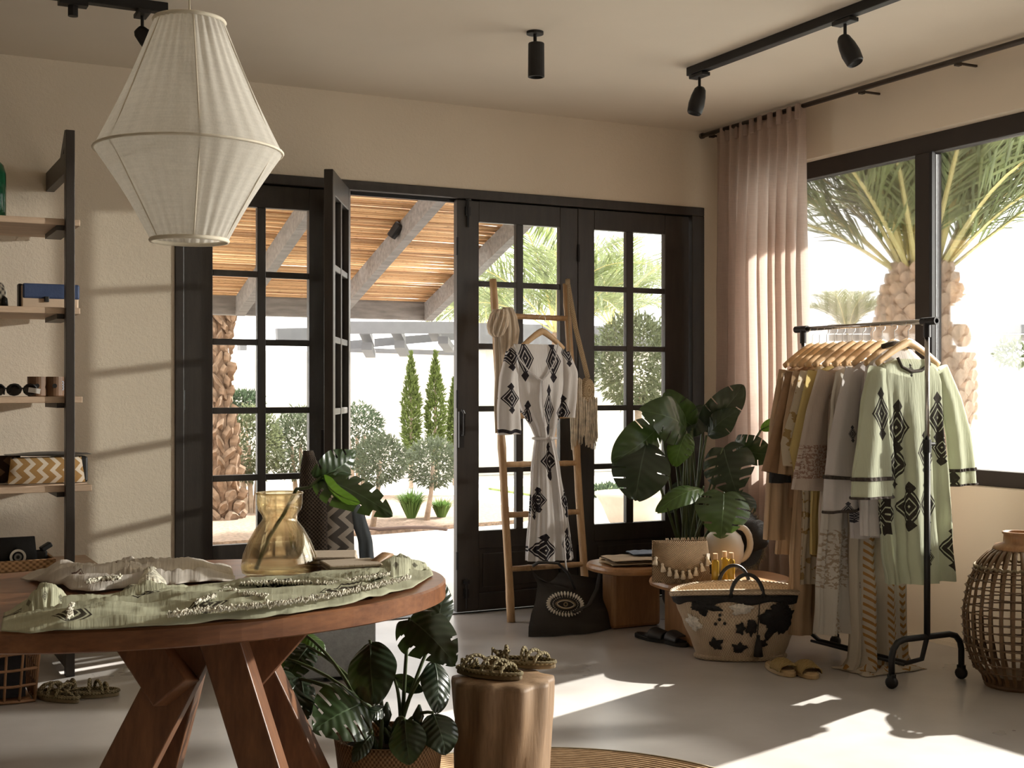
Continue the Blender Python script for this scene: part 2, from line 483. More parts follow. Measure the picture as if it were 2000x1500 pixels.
# white house far behind the closed leaf
hs = thing('white_house', 'white house with grey pillar and framed wall panels beyond the palm', 'building', (3.6, 22, 0))
MB().bx(-4, 4.9, 22, 26, 0, 2.0).build('wall', MAT_WHITE, hs)
p0, p1 = P(466, 700, Y=21.6), P(479, 700, Y=21.6)
MB().bx(p0.x, p1.x, 21.5, 21.7, 0, 2.02).build('pillar', MAT_GREYPAINT, hs)
for (u0, v0, u1, v1) in ((487, 712, 505, 731), (487, 742, 505, 762), (487, 697, 505, 707)):
    a, b = P(u0, v1, Y=21.98), P(u1, v0, Y=21.98)
    w = MB().bx(a.x, b.x, 21.95, 22.0, a.z, b.z).build('wall_panel', MAT_WHITE, hs)
    MB().bx(a.x - .02, b.x + .02, 21.97, 21.995, a.z - .02, b.z + .02).build('panel_frame', MAT_GREYPAINT, w)
a, b = P(529, 752, Y=21.98), P(542, 745, Y=21.98)
sg = MB().bx(a.x, b.x, 21.93, 22.0, a.z, b.z + .02).build('wall_lamp', MAT_GREYBEAM, hs)

# far pergola with slanting grey beams
fp = thing('slatted_pergola', 'pale grey open pergola of crossing beams above the white wall', 'pergola', (7, 17.6, 0))
def fbar(u0, v0, u1, v1, Y0, Y1, h, w=.1):
    MB().bar(P(u0, v0, Y=Y0), P(u1, v1, Y=Y1), w, h).build('beam', MAT_GREYPAINT, fp)
fbar(660, 640, 905, 640, 16.0, 16.0, .16)
fbar(655, 676, 905, 655, 17.6, 17.6, .12)
fbar(540, 654, 672, 652, 17.6, 17.6, .18)
fbar(672, 683, 890, 690, 18.6, 18.6, .07)
for u0, v0, u1, v1 in ((712, 646, 722, 670), (771, 640, 783, 664), (842, 636, 853, 660), (716, 676, 724, 692), (780, 672, 790, 690), (865, 664, 878, 682)):
    fbar(u0, v0, u1, v1, 16.2, 17.4, .1, .14)
for u in (668, 905):
    q = P(u, 700, Y=16.0); MB().bx(q.x - .06, q.x + .06, q.y - .06, q.y + .06, 0, q.z + .4).build('post', MAT_GREYPAINT, fp)
# grey roof band of the pool house seen through the right-hand leaves and the window
ph = thing('pool_house', 'long low grey-roofed pool house behind the palms', 'building', (13, 19.5, 0))
a = P(938, 682, Y=19.5); b = P(1372, 640, Y=19.5)
MB().bx(a.x, b.x + 1.5, 19.5, 20.0, a.z, b.z - .02).build('roof_band', MAT_GREYPAINT, ph)
MB().bx(a.x + .2, b.x + 1.5, 19.7, 20.4, 0, a.z).build('wall', MAT_WHITE, ph)
for u in (1075, 1168):
    q = P(u, 700, Y=19.4); MB().bx(q.x - .05, q.x + .05, 19.4, 19.5, 0, a.z + .05).build('post', MAT_WHITE, ph)
q = thing('garden_fence', 'white slatted fence with grey cap rail beyond the pool', 'fence', (14, 8, 0))
f0, f1 = P(1620, 700, D=20.5), P(2080, 700, D=20.5)
dd = f1 - f0
fm = MB().box((0, 0, .875), (.12, .03, 1.75)).mesh('slat', MAT_WHITE)
ang = math.atan2(dd.y, dd.x)
for i in range(34):
    c = f0 + dd * (i / 33); piece('slat', fm, q, (c.x - 14, c.y - 8, 0), (0, 0, ang))
zc = 1.25 + (762 - 640) * 20.5 / FPX
MB().bar((f0.x, f0.y, zc - .02), (f1.x, f1.y, zc - .02), .25, .14).build('cap_rail', MAT_GREYPAINT, q)
MB().bar((f0.x, f0.y, zc - .16), (f1.x, f1.y, zc - .16), .12, .1).build('shade_rail', MAT_GREYBEAM, q)
q = tag(MB().bx(7.35, 7.95, 10.9, 11.5, 0, .22).bx(7.4, 7.9, 10.95, 11.45, .22, .235).build('concrete_block', MAT_GREYPAINT, bevel=.01), 'grey square block on the terrace behind the ladder', 'block')

# porch: cane ceiling on sloping rafters
pg = thing('cane_porch', 'sloping cane porch roof on grey rafters outside the open door', 'porch', (3.0, 9.6, 0))
def roof_z(y): return 2.93 - .335 * (y - 6.75)
YE = 9.62
for x in (1.09, 1.87, 2.65, 3.43, 4.2):
    MB().bar((x, 6.76, roof_z(6.76) - .085), (x, YE + .02, roof_z(YE + .02) - .085), .07, .14).build('rafter', MAT_GREYBEAM, pg)
MB().bx(-.2, 4.24, YE, YE + .1, roof_z(YE) - .15, roof_z(YE) + .0).build('front_beam', MAT_GREYBEAM, pg, bevel=.006)
for x in (-.1, ):
    MB().bx(x - .05, x + .05, YE, YE + .1, 0, roof_z(YE) - .15).build('post', MAT_GREYBEAM, pg)
cn = MB()
y = 6.74
while y < YE + .12:
    r = R.uniform(.0085, .0125); dz = R.uniform(-.004, .004); x0 = .2 + R.uniform(-.1, .05); x1 = 4.27 + R.uniform(-.03, .05)
    pts = [(lerp(x0, x1, k / 6), y + R.uniform(-.0015, .0015), roof_z(y) + dz + R.uniform(-.003, .003)) for k in range(7)]
    cn.tube(pts, r, 6)
    y += 2 * r + R.choice((.0, .001, .002, .006, .011))
c = cn.build('canes', MAT_CANE, pg, smooth=True); c['kind'] = 'stuff'
sp = MB().lathe([(.0, 0), (.034, 0), (.036, .1), (.03, .11), (0, .11)], 14).xf(Matrix.Translation(P(764, 462, Y=8.3)) @ Euler((.5, .5, 0)).to_matrix().to_4x4())
sp.box(P(776, 452, Y=8.3), (.05, .05, .05)).build('spotlight', MAT_IRON, pg)

# ------------------------------------------------------------------ foliage
def leaf_mat(name, c, trans=.35, rough=.5, var=.35):
    m = Mat(name); n = m.noise(3.5, 3, m.coord('Object'))
    o = m.node('ShaderNodeNewGeometry'); 
    f = n * .6 + S(m.nt, o.outputs['Random Per Island']) * .4
    m.col(m.ramp(f, [(.25, tuple(x * (1 - var) for x in c)), (.75, tuple(min(1, x * (1 + var)) for x in c))])).set(rough, 0, .4)
    m.translucent(trans); return m.m
ML_OLIVE = leaf_mat('olive_leaves', (.14, .16, .085))
ML_SAGE = leaf_mat('sage_leaves', (.13, .155, .095))
ML_DARK = leaf_mat('dark_shrub_leaves', (.07, .10, .055))
ML_CYP = leaf_mat('cypress_leaves', (.13, .17, .045))
ML_GRASS = leaf_mat('grass_tuft_blades', (.14, .24, .06))
ML_PALM = leaf_mat('palm_leaflets', (.23, .27, .12), .4, .4)
MAT_TRUNK = plain('pale_tree_bark', (.38, .29, .21), .9, .3, 20, .5, 60)
def foliage(center, rad, n, L, Wd, mat, name, parent, up=.2, rnd=None, shape=None):
    rr = rnd or R; m = MB(); c = Vector(center)
    for i in range(n):
        d = Vector((rr.gauss(0, 1), rr.gauss(0, 1), rr.gauss(0, 1))).normalized()
        k = rr.random() ** .33 * (1 + .12 * nz(d.x * 2.5 + c.x, d.y * 2.5, d.z * 2.5))
        k = lerp(k, 1, .3)
        p = c + Vector((d.x * rad[0], d.y * rad[1], d.z * rad[2])) * k
        if shape: p = shape(p, c)
        a = (d * .8 + Vector((rr.gauss(0, .6), rr.gauss(0, .6), rr.gauss(0, .6) + up))).normalized()
        s = a.orthogonal().normalized(); s.rotate(Matrix.Rotation(rr.uniform(0, 6.28), 3, a))
        l = L * rr.uniform(.6, 1.2); w = Wd * rr.uniform(.7, 1.2)
        n0 = a.cross(s) * (w * .25)
        m.add([p, p + a * l * .5 + s * w * .5 + n0, p + a * l, p + a * l * .5 - s * w * .5 + n0], [(0, 1, 2), (0, 2, 3)])
    return m.build(name, mat, parent)
def lollipop(u, v, D, r, base_uv, label, n=1500, mat=ML_SAGE, L=.06):
    b = P(base_uv[0], base_uv[1], Z=0); D = b.x * SN + b.y * CS
    c = P(u, v, D=D); r = r * D / FPX
    t = thing('topiary_tree', label, 'tree', (b.x, b.y, .03), group='clipped trees in the gravel bed')
    MB().tube([b, lerp(b, c, .5) + Vector((.015, 0, 0)), c], [.03, .022, .02], 8).build('trunk', MAT_TRUNK, t, smooth=True)
    foliage(c, (r, r, r * .92), n, L, L * .3, mat, 'crown', t)
lollipop(742, 900, 0, 52, (727, 1035), 'clipped round tree with two thin stems beside the open door leaf', 1700)
lollipop(846, 905, 0, 52, (832, 1022), 'clipped round tree with slanting trunk between the two grass tufts', 1700)
def bush(name, u, v, ru, rv, Y, label, mat, n, L, group='shrubs behind the gravel bed', tr=True, wd=.32):
    c = P(u, v, Y=Y); D = c.x * SN + c.y * CS
    a, b = ru * D / FPX, rv * D / FPX
    t = thing(name, label, 'shrub', (c.x, c.y, 0), group=group)
    foliage(c, (a, a * .8, b), n, L, L * wd, mat, 'foliage', t)
    if tr:
        for k in range(3):
            x = (k - 1) * a * .3
            MB().tube([(c.x + x * .5, c.y, 0), (c.x + x, c.y + .05, c.z)], [.03, .015], 6).build('stem', MAT_TRUNK, t)
    return t
bush('olive_bush', 490, 868, 62, 72, 12.6, 'loose yellowish bush behind the palm trunk', ML_OLIVE, 2200, .07)
bush('olive_bush', 590, 868, 62, 74, 12.9, 'dense grey-green bush behind the closed door leaf', ML_SAGE, 2600, .07)
bush('dark_shrub', 474, 785, 40, 18, 16.5, 'dark rounded shrub top before the white house', ML_DARK, 900, .09)
bush('dark_shrub', 700, 850, 54, 62, 14.0, 'large dark round shrub beside the open leaf', ML_DARK, 2400, .06)
def cypress(u, v0, v1, w, Y, label):
    b = P(u, 900, Y=Y); zt = P(u, v0, Y=Y).z; D = b.x * SN + b.y * CS; r = w * D / FPX
    t = thing('cypress', label, 'tree', (b.x, b.y, 0), group='young columnar cypresses')
    def shp(p, c):
        k = clamp((p.z - .25) / (zt - .25)); f = (1 - k ** 3) * (.65 + .45 * min(1, k * 3)) * (1 + .25 * nz(p.z * 6, u))
        return Vector((c.x + (p.x - c.x) * f, c.y + (p.y - c.y) * f, p.z))
    foliage((b.x, b.y, (zt + .25) / 2), (r, r, (zt - .25) / 2), 2000, .07, .028, ML_CYP, 'foliage', t, up=1.3, shape=shp)
    MB().tube([(b.x, b.y, 0), (b.x, b.y, zt * .8)], [.03, .01], 6).build('trunk', MAT_TRUNK, t)
cypress(803, 688, 880, 17, 15.2, 'slim cypress nearest the open door leaf')
cypress(850, 684, 870, 18, 15.2, 'slim cypress in the middle of the three')
cypress(888, 735, 880, 13, 15.4, 'slim cypress half hidden by the ladder leaf')
def grass_tuft(u, v, D, h, n, label):
    b = P(u, v, Z=0.03); t = thing('grass_tuft', label, 'grass', b, group='grass tufts in the gravel bed')
    m = MB()
    for i in range(n):
        a = R.uniform(0, 6.28); lean = R.uniform(.1, .75); hh = h * R.uniform(.7, 1.1)
        d = Vector((math.cos(a), math.sin(a), 0)); s = Vector((-d.y, d.x, 0)) * .006
        p0 = b + d * .04; p1 = b + d * (.04 + lean * hh * .4) + Vector((0, 0, hh * .6)); p2 = b + d * (.04 + lean * hh) + Vector((0, 0, hh * (1 - .35 * lean)))
        m.add([p0 - s, p0 + s, p1 + s, p1 - s, p2], [(0, 1, 2, 3), (3, 2, 4)])
    m.build('blades', ML_GRASS, t)['kind'] = 'stuff'
grass_tuft(803, 1012, 0, .30, 320, 'larger grass tuft with fanned blades under the cypresses')
grass_tuft(862, 1010, 0, .20, 260, 'smaller grass tuft at the edge of the doorway')
MAT_HOSE = plain('brown_hose', (.10, .06, .045), .6)
hp = [P(u, v, Z=.04) for u, v in ((640, 1010), (690, 1028), (740, 1034), (790, 1030), (835, 1030), (872, 1034))]
tag(MB().tube(hp, .015, 8).build('irrigation_hose', MAT_HOSE, smooth=True), 'thin brown hose lying along the gravel bed', 'hose')

# potted olive behind the right-hand leaf
b = P(1245, 1024, Z=0); D = b.x * SN + b.y * CS
po = thing('potted_olive', 'wide pale planter with a spreading olive tree outside the right-hand doors', 'plant', b)
MAT_POT = plain('pale_stone_planter', (.62, .52, .42), .85, .1, 8, .2, 40)
MB().lathe([(0, 0), (.24, 0), (.27, .03), (.33, .17), (.385, .26), (.40, .275), (.40, .30), (.37, .30), (.35, .26), (0, .25)], 32, b).build('planter', MAT_POT, po, smooth=True)
MB().tube([b + Vector((0, 0, .25)), b + Vector((.03, 0, .6)), b + Vector((0, 0, 1.2))], [.05, .04, .03], 8).build('trunk', MAT_TRUNK, po, smooth=True)
foliage(P(1243, 705, D=D), (.42, .42, .43), 3800, .085, .022, ML_OLIVE, 'crown', po)
bush('low_hedge', 1185, 962, 40, 14, 13.0, 'low green hedge at the foot of the far wall', ML_DARK, 700, .07, None, False)
bush('thin_shrub', 1985, 690, 45, 22, 12.0, 'thin yellowish shrub before the white fence', ML_OLIVE, 300, .12, None, False)

# ------------------------------------------------------------------ palms
def frond_mesh(L, droop, n, seed, wid=.42):
    rr = random.Random(seed); m = MB()
    def rach(t): return Vector((L * t * (1 - .18 * t * droop), 0, L * (.15 * t - droop * .55 * t * t * t)))
    m.tube([rach(k / 12) for k in range(13)], [.022 * (1 - k / 13.5) + .003 for k in range(13)], 5, flat=.6)
    for i in range(n):
        t = .16 + .84 * (i + rr.random()) / n
        p = rach(t); tg = (rach(min(1, t + .02)) - rach(t - .02)).normalized()
        ll = L * wid * math.sin(math.pi * min(1, .12 + t * .88)) ** .6 * rr.uniform(.75, 1.1) * (.55 if t < .25 else 1)
        for sd in (-1, 1):
            d = (tg * rr.uniform(.7, 1.1) + Vector((0, sd, 0)) * rr.uniform(.55, .9) + Vector((0, 0, rr.uniform(-.15, .45)))).normalized()
            w = tg.cross(d).normalized().cross(d) * .011
            q = p + d * ll * .55; e = p + d * ll + Vector((0, 0, -ll * rr.uniform(.1, .3)))
            m.add([p - w * .5, p + w * .5, q + w, q - w, e], [(0, 1, 2, 3), (3, 2, 4)])
    return m
def rachis_mat():
    return plain('yellow_palm_rib', (.55, .47, .20), .5, .15)
FR = []
for k in range(4):
    me = frond_mesh(2.3, (.5, .8, 1.1, .65)[k], 84, 40 + k).mesh('frond', ML_PALM); FR.append(me)
RB = rachis_mat()
for me in FR:
    me.materials.append(RB)
    nf = 12 * 5 + 2
    for i in range(nf): me.polygons[i].material_index = 1
MAT_PALMBARK = plain('tan_palm_leaf_bases', (.46, .325, .235), .9, .3, 9, .6, 45)
MAT_PALMFIB = plain('dark_palm_fibre', (.20, .125, .08), .95, .3, 20, .6, 60)
def palm_scale(w, h, d):
    m = MB()
    pts = [(0, -h * .5), (w * .38, -h * .22), (w * .5, .05 * h), (w * .28, h * .3), (0, h * .42), (-w * .28, h * .3), (-w * .5, .05 * h), (-w * .38, -h * .22)]
    vs = [(d * .2, x, z) for x, z in pts] + [(d * (1.15 if z > 0 else .75), x * .72, z * .78 + .02 * h) for x, z in pts]
    n = len(pts)
    fs = [tuple(range(n, 2 * n))] + [(i, (i + 1) % n, n + (i + 1) % n, n + i) for i in range(n)]
    return m.add(vs, fs)
pb = P(1800, 640, D=14.0); PR = .46; PK = 1.48
palm = thing('date_palm', 'stout date palm with diamond-scaled trunk outside the side window', 'palm tree', (pb.x, pb.y, 0))
ztop = 2.54
prof = [(PR * .98, 0), (PR * 1.08, .6), (PR * 1.10, 1.3), (PR * 1.0, 1.85), (PR * .84, 2.25), (PR * .62, 2.52), (PR * .3, 2.66), (0, 2.70)]
MB().lathe(prof, 28, (pb.x, pb.y, 0)).build('trunk', MAT_PALMFIB, palm, smooth=True)
sm = palm_scale(.25, .25, .075).mesh('leaf_base', MAT_PALMBARK)
rows = 20; per = 13
for j in range(rows):
    z = .35 + j * .115
    r = interp([(q[1], q[0]) for q in prof], z)[0]
    for i in range(per):
        a = 2 * math.pi * (i + .5 * (j % 2)) / per + .1
        if math.cos(a - math.atan2(-pb.y, -pb.x)) < -.15: continue          # the far side is never seen
        piece('leaf_base', sm, palm, (math.cos(a) * (r - .012), math.sin(a) * (r - .012), z), (R.uniform(-.12, .12), R.uniform(-.06, .06) - .1, a), (1, R.uniform(.9, 1.12) * r / PR, R.uniform(.9, 1.1)))
def put_frond(root, me, loc, az, el, roll=0, sc=1.0):
    m = Euler((0, 0, az)).to_matrix() @ Euler((0, -el, 0)).to_matrix() @ Euler((roll, 0, 0)).to_matrix()
    piece('frond', me, root, loc, m.to_euler(), (sc, sc, sc))
vw = math.atan2(pb.y, pb.x)             # away from the viewer
NF = 38
for i in range(NF):
    az = i * 2.39996; el = lerp(.62, 1.42, (i / NF) ** .8) + R.uniform(-.08, .08)
    put_frond(palm, FR[i % 4], (math.cos(az) * .18, math.sin(az) * .18, ztop - .08 + .12 * i / NF), az, el, R.uniform(-.4, .4), PK * R.uniform(.85, 1.1))
side = vw - math.pi / 2
for az, el, k in ((side, .55, 0), (side + .25, .8, 1), (side + math.pi, .62, 3), (side + math.pi - .2, .85, 1), (side + math.pi + .3, .45, 2), (side - .3, .68, 2)):
    put_frond(palm, FR[k], (math.cos(az) * .14, math.sin(az) * .14, ztop - .1), az, el, 0, PK)
def small_palm(u, v, D, sc, n, label, el0=.35, az0=0.0):
    c = P(u, v, D=D); t = thing('garden_palm', label, 'palm tree', (c.x, c.y, 0), group='palms beyond the garden')
    MB().tube([(c.x, c.y, 0), c], [.08, .05], 10).build('trunk', MAT_PALMFIB, t)
    for i in range(n):
        put_frond(t, FR[i % 4], (0, 0, c.z), az0 + i * 2.4, lerp(el0, 1.2, i / n), R.uniform(-.3, .3), sc)
small_palm(1085, 650, 19, .95, 14, 'far feathery palm seen above the ladder')
small_palm(1195, 640, 27, 1.0, 14, 'far feathery palm seen through the upper right-hand panes', .4, .7)
small_palm(950, 650, 27, .9, 12, 'far feathery palm half hidden by the porch edge', .35, 1.4)
small_palm(1655, 655, 26, .55, 12, 'small palm beside the curtain seen over the fence', .8, .3)
small_palm(1890, 650, 27, .55, 5, 'small drooping palm right of the big trunk', .3, 2.6)
# bare palm trunk behind the closed leaf
q0 = P(440, 1018, Z=0); Dq = q0.x * SN + q0.y * CS
tr = thing('palm_trunk', 'rough leaning palm trunk outside the closed door leaf', 'palm tree', q0)
ax = [P(u, v, D=Dq) for u, v in ((436, 1030), (432, 900), (426, 780), (428, 640), (432, 560))]
MB().tube(ax, [.17, .135, .08, .09, .1], 12).build('trunk', MAT_PALMFIB, tr, smooth=True)
MAT_BARK2 = plain('ragged_brown_bark', (.22, .145, .095), .95, .45, 14, .8, 40)
sm2 = palm_scale(.13, .22, .06).mesh('leaf_base', MAT_BARK2)
for j in range(26):
    z = j / 25 * 4; k = min(3, int(z)); c = lerp(ax[k], ax[k + 1], z - k); r = interp([(0, .165), (1, .13), (2, .08), (3, .09), (4, .1)], z)[0]
    for i in range(7):
        a = 2 * math.pi * (i + .5 * (j % 2)) / 7
        if math.cos(a - math.atan2(-q0.y, -q0.x)) < -.1: continue
        o = c - q0
        piece('leaf_base', sm2, tr, (o.x + math.cos(a) * (r - .01), o.y + math.sin(a) * (r - .01), o.z), (R.uniform(-.6, .6), R.uniform(-.2, .6), a + R.uniform(-.2, .2)), (R.uniform(.6, 1.5), r * R.uniform(4, 7), R.uniform(.7, 1.3)))
for i in range(10):
    put_frond(tr, FR[i % 4], tuple(ax[4] - q0), i * 2.4, lerp(.5, 1.2, i / 10), 0, .8)

# ------------------------------------------------------------------ ceiling lamps
def spot_head(track, p, tilt, az):
    """lamp head hanging from a track at p"""
    h = MB().box((p[0], p[1], p[2] - .012), (.05, .11, .018)).build('adaptor', MAT_IRON, track, bevel=.003)
    MB().tube([(p[0], p[1], p[2] - .02), (p[0], p[1], p[2] - .085)], .007, 8).build('stem', MAT_IRON, track)
    m = MB().lathe([(0, .03), (.018, .028), (.028, .015), (.036, -.02), (.040, -.06), (.036, -.10), (.031, -.108), (.029, -.10), (0, -.085)], 18)
    m.xf(Matrix.Translation((p[0], p[1], p[2] - .095)) @ Euler((0, tilt, az)).to_matrix().to_4x4())
    m.build('lamp_head', MAT_IRON, track, smooth=True)
tk = thing('track_light', 'black ceiling track with two spot heads near the curtain', 'track light', (3.69, 4.3, HC))
MB().bx(3.668, 3.712, 1.2, 5.24, HC - .042, HC).build('track', MAT_IRON, tk, bevel=.003)
spot_head(tk, (3.69, 5.16, HC - .042), -.25, 2.7)
spot_head(tk, (3.69, 4.13, HC - .042), .45, 2.0)
tk = thing('track_light', 'black ceiling track partly hidden by the pendant lamp', 'track light', (.4, 5.35, HC))
MB().bx(-1.2, 1.17, 5.33, 5.374, HC - .042, HC).build('track', MAT_IRON, tk, bevel=.003)
spot_head(tk, (1.07, 5.352, HC - .042), .8, 3.0)
MB().box((.80, 5.352, HC - .05), (.11, .05, .018)).tube([(.80, 5.352, HC - .05), (.80, 5.352, HC - .1)], .02, 10).build('lamp_head', MAT_IRON, tk)
q = P(1045, 62, Z=HC)
sp = thing('ceiling_spotlight', 'black cylinder spotlight in the middle of the ceiling', 'ceiling light', q)
MB().lathe([(0, 0), (.038, 0), (.038, -.012), (0, -.012)], 20, q).build('mount', MAT_IRON, sp)
MB().tube([q, q + Vector((0, 0, -.06))], .008, 8).build('stem', MAT_IRON, sp)
MB().lathe([(0, 0), (.034, 0), (.036, -.004), (.037, -.15), (.03, -.152), (.028, -.13), (0, -.13)], 20, q + Vector((.006, 0, -.05))).build('body', MAT_IRON, sp, smooth=False)

# pendant lamp over the table
TC = Vector((.70, 3.22, 0))
LC = P(370, 300, D=3.2)
def linen(name, c, t=.45, sheer=.0, sc=(1, 1, 1), fine=260):
    m = Mat(name); v = m.coord('Object')
    a = m.noise(fine, 2, m.coord('Object', (1, 1, .06))); b = m.noise(fine, 2, m.coord('Object', (.06, .06, 1))); n = m.noise(6, 3, v)
    f = a * .4 + b * .4 + n * .2
    m.col(m.ramp(f, [(.3, tuple(x * .80 for x in c)), (.7, c)])).set(.9, 0, .15).bump(f, .15, .002)
    m.translucent(t)
    if sheer: m.sheer(sheer)
    return m.m
MAT_SHADE = linen('sheer_cream_voile', (.82, .785, .72), .5, .10)
MAT_CORD = plain('pale_cord', (.55, .48, .36), .7)
pl = thing('pendant_lamp', 'large cream pleated fabric pendant lamp hanging over the table', 'lamp', (LC.x, LC.y, HC))
zt, zm, zb_ = P(370, 42, D=3.2).z, P(370, 296, D=3.2).z, P(370, 470, D=3.2).z
rt, rm, rb = .084, .2275, .092
def pleat(k, amp, r0, r1, z0, z1, nv=14):
    m = MB()
    def fn(u, v):
        a = u * 2 * math.pi; e = math.sin(math.pi * v) * .6 + .4 * (1 if r0 > r1 else 1)
        r = lerp(r0, r1, v)
        w = amp * (math.sin(k * a + 1.3 * math.sin(3 * a)) * .5 + .6 * nz(a * 5, v * .6 + z0)) * (1 - .55 * (r - .08) / .15)
        belly = -.006 * math.sin(math.pi * v)
        return (LC.x + math.cos(a) * (r + w * .5 + belly), LC.y + math.sin(a) * (r + w * .5 + belly), lerp(z0, z1, v))
    return m.surf(fn, 220, nv, cu=True)
pleat(34, .007, rt, rm, zt, zm).build('upper_shade', MAT_SHADE, pl, smooth=True)
pleat(34, .006, rb, rm, zb_, zm, 10).build('lower_shade', MAT_SHADE, pl, smooth=True)
def ring(r, z, t, n=48): return [(LC.x + r * math.cos(2 * math.pi * i / n), LC.y + r * math.sin(2 * math.pi * i / n), z) for i in range(n)]
MAT_BAND = plain('cream_binding', (.66, .60, .49), .85)
for r, z, t in ((rt + .001, zt, .0055), (rm + .001, zm, .0035), (rb + .001, zb_, .0055)):
    MB().tube(ring(r, z, t), t, 6, closed=True).build('binding', MAT_BAND, pl, smooth=True)
for i in range(6):
    a = i * math.pi / 3 + .4
    c, s = math.cos(a), math.sin(a)
    MB().tube([(LC.x + c * rt, LC.y + s * rt, zt), (LC.x + c * (rm - .004), LC.y + s * (rm - .004), zm), (LC.x + c * rb, LC.y + s * rb, zb_)], .0018, 5).build('wire', MAT_BAND, pl)
MB().tube([(LC.x, LC.y, HC), (LC.x, LC.y, zt - .1)], .0022, 6).build('cord', MAT_CORD, pl)
MB().tube([(LC.x, LC.y, zt - .1), (LC.x, LC.y, zt - .16)], .018, 10).build('socket', MAT_IRON, pl)
MB().tube([(LC.x - rt, LC.y, zt), (LC.x + rt, LC.y, zt)], .002, 5).build('spider', MAT_IRON, pl)

# ------------------------------------------------------------------ curtain and its rail
MAT_ROD = plain('bronze_rail', (.05, .038, .03), .4, .1, metal=.4)
rd = thing('curtain_rail', 'dark curtain rail running under the ceiling above the window', 'curtain rail', (4.655, 6.45, 2.8))
MB().tube([(4.655, -.5, 2.806), (4.655, 6.49, 2.806)], .014, 12).build('rail', MAT_ROD, rd, smooth=True)
MB().lathe([(0, 0), (.018, 0), (.018, .02), (0, .02)], 12).xf(Matrix.Translation((4.655, 6.47, 2.806)) @ Euler((math.pi / -2, 0, 0)).to_matrix().to_4x4()).build('end_cap', MAT_ROD, rd)
for y in (1.2, 2.6, 3.6, 4.45, 5.1, 6.4):
    MB().box((4.668, y, 2.792), (.03, .02, .02)).bx(4.655, XR, y - .006, y + .006, 2.79, 2.80).build('bracket', MAT_ROD, rd)
MAT_CURT = linen('dusty_pink_linen', (.68, .555, .485), .58, .06)
ct = thing('curtain', 'dusty pink linen curtain gathered beside the garden window', 'curtain', (4.655, 5.95, 0))
NPL = 9
def curt(u, v):
    z = lerp(2.815, .012, v)
    y = lerp(6.33, lerp(5.53, 5.44, v), u)
    ph = u * NPL * 2 * math.pi + .5 * math.sin(u * 9)
    sharp = clamp(v * 14)
    amp = lerp(.022, .052, clamp(v * 3)) * (1 + .35 * nz(u * 7, v * 1.2))
    x = 4.655 + amp * (math.sin(ph) * .8 + .2 * math.sin(2 * ph + 1 + v)) + .02 * nz(u * 4, v * 2 + 3) * clamp(v * 2)
    y += .014 * math.cos(ph) * clamp(v * 4) + .012 * nz(u * 5 + 9, v * 2)
    return (x, y, z)
MB().surf(curt, 200, 40).build('drape', MAT_CURT, ct, smooth=True)
for k in range(NPL + 1):
    u = (k + .25) / (NPL + .5); c = Vector(curt(u, 0.0))
    MB().box((c.x - .012, c.y, 2.775), (.02, .034, .085), (0, 0, .3 * math.sin(k * 2.1))).build('pleat_tab', MAT_CURT, ct, bevel=.006)

# ------------------------------------------------------------------ shelf unit on the left
MAT_SHELF = wood('pale_shelf_wood', (.40, .28, .19), (.62, .46, .33), .6, (1.4, 10, 14), 3)
su = thing('shelf_unit', 'wall shelf with a black iron frame and pale wooden boards', 'shelf', (0, 6.2, 0))
PX, PY = .868, 5.905
for x in (PX, -1.1):
    MB().bx(x - .019, x + .019, PY - .025, PY + .025, 0, 2.385).build('post', MAT_DARKWOOD, su, bevel=.002)
    MB().bx(x - .019, x + .019, PY + .025, YB, 2.20, 2.29).build('bracket', MAT_DARKWOOD, su, bevel=.002)
    MB().bar((x, PY, 2.37), (x, PY + .16, 2.25), .037, .05).build('gusset', MAT_DARKWOOD, su)
    MB().bar((x, PY, .06), (x, PY + .42, .06), .03, .06).bar((x, PY + .02, .12), (x, PY + .3, .42), .03, .05).build('foot', MAT_DARKWOOD, su)
SZ = [2.0, 1.612, 1.222, .832, .46]
SE = [.915, .915, .925, .965, 1.02]
for z, e in zip(SZ, SE):
    MB().bx(-1.25, e, PY + .012, 6.44, z - .028, z).build('board', MAT_SHELF, su, bevel=.003)
    MB().bx(PX - .05, PX + .02, PY + .02, 6.3, z - .05, z - .028).build('cleat', MAT_DARKWOOD, su)
YS = 6.06                                # line on which the goods stand
def on(u, v, Y=YS): return P(u, v, Y=Y)
# green bottle
MAT_GREEN = plain('green_bottle_glass', (.02, .13, .06), .08, .2)
b = on(-14, 410); b.z = SZ[0]
o = thing('green_bottle', 'dark green glass bottle on the top shelf', 'bottle', b)
MB().lathe([(0, 0), (.05, 0), (.055, .01), (.055, .2), (.045, .235), (.02, .26), (.018, .3), (.0, .3)], 20, b).build('body', MAT_GREEN, o, smooth=True)
MB().lathe([(.02, .285), (.024, .29), (.024, .305), (0, .305)], 16, b).build('lip', MAT_GREEN, o, smooth=True)
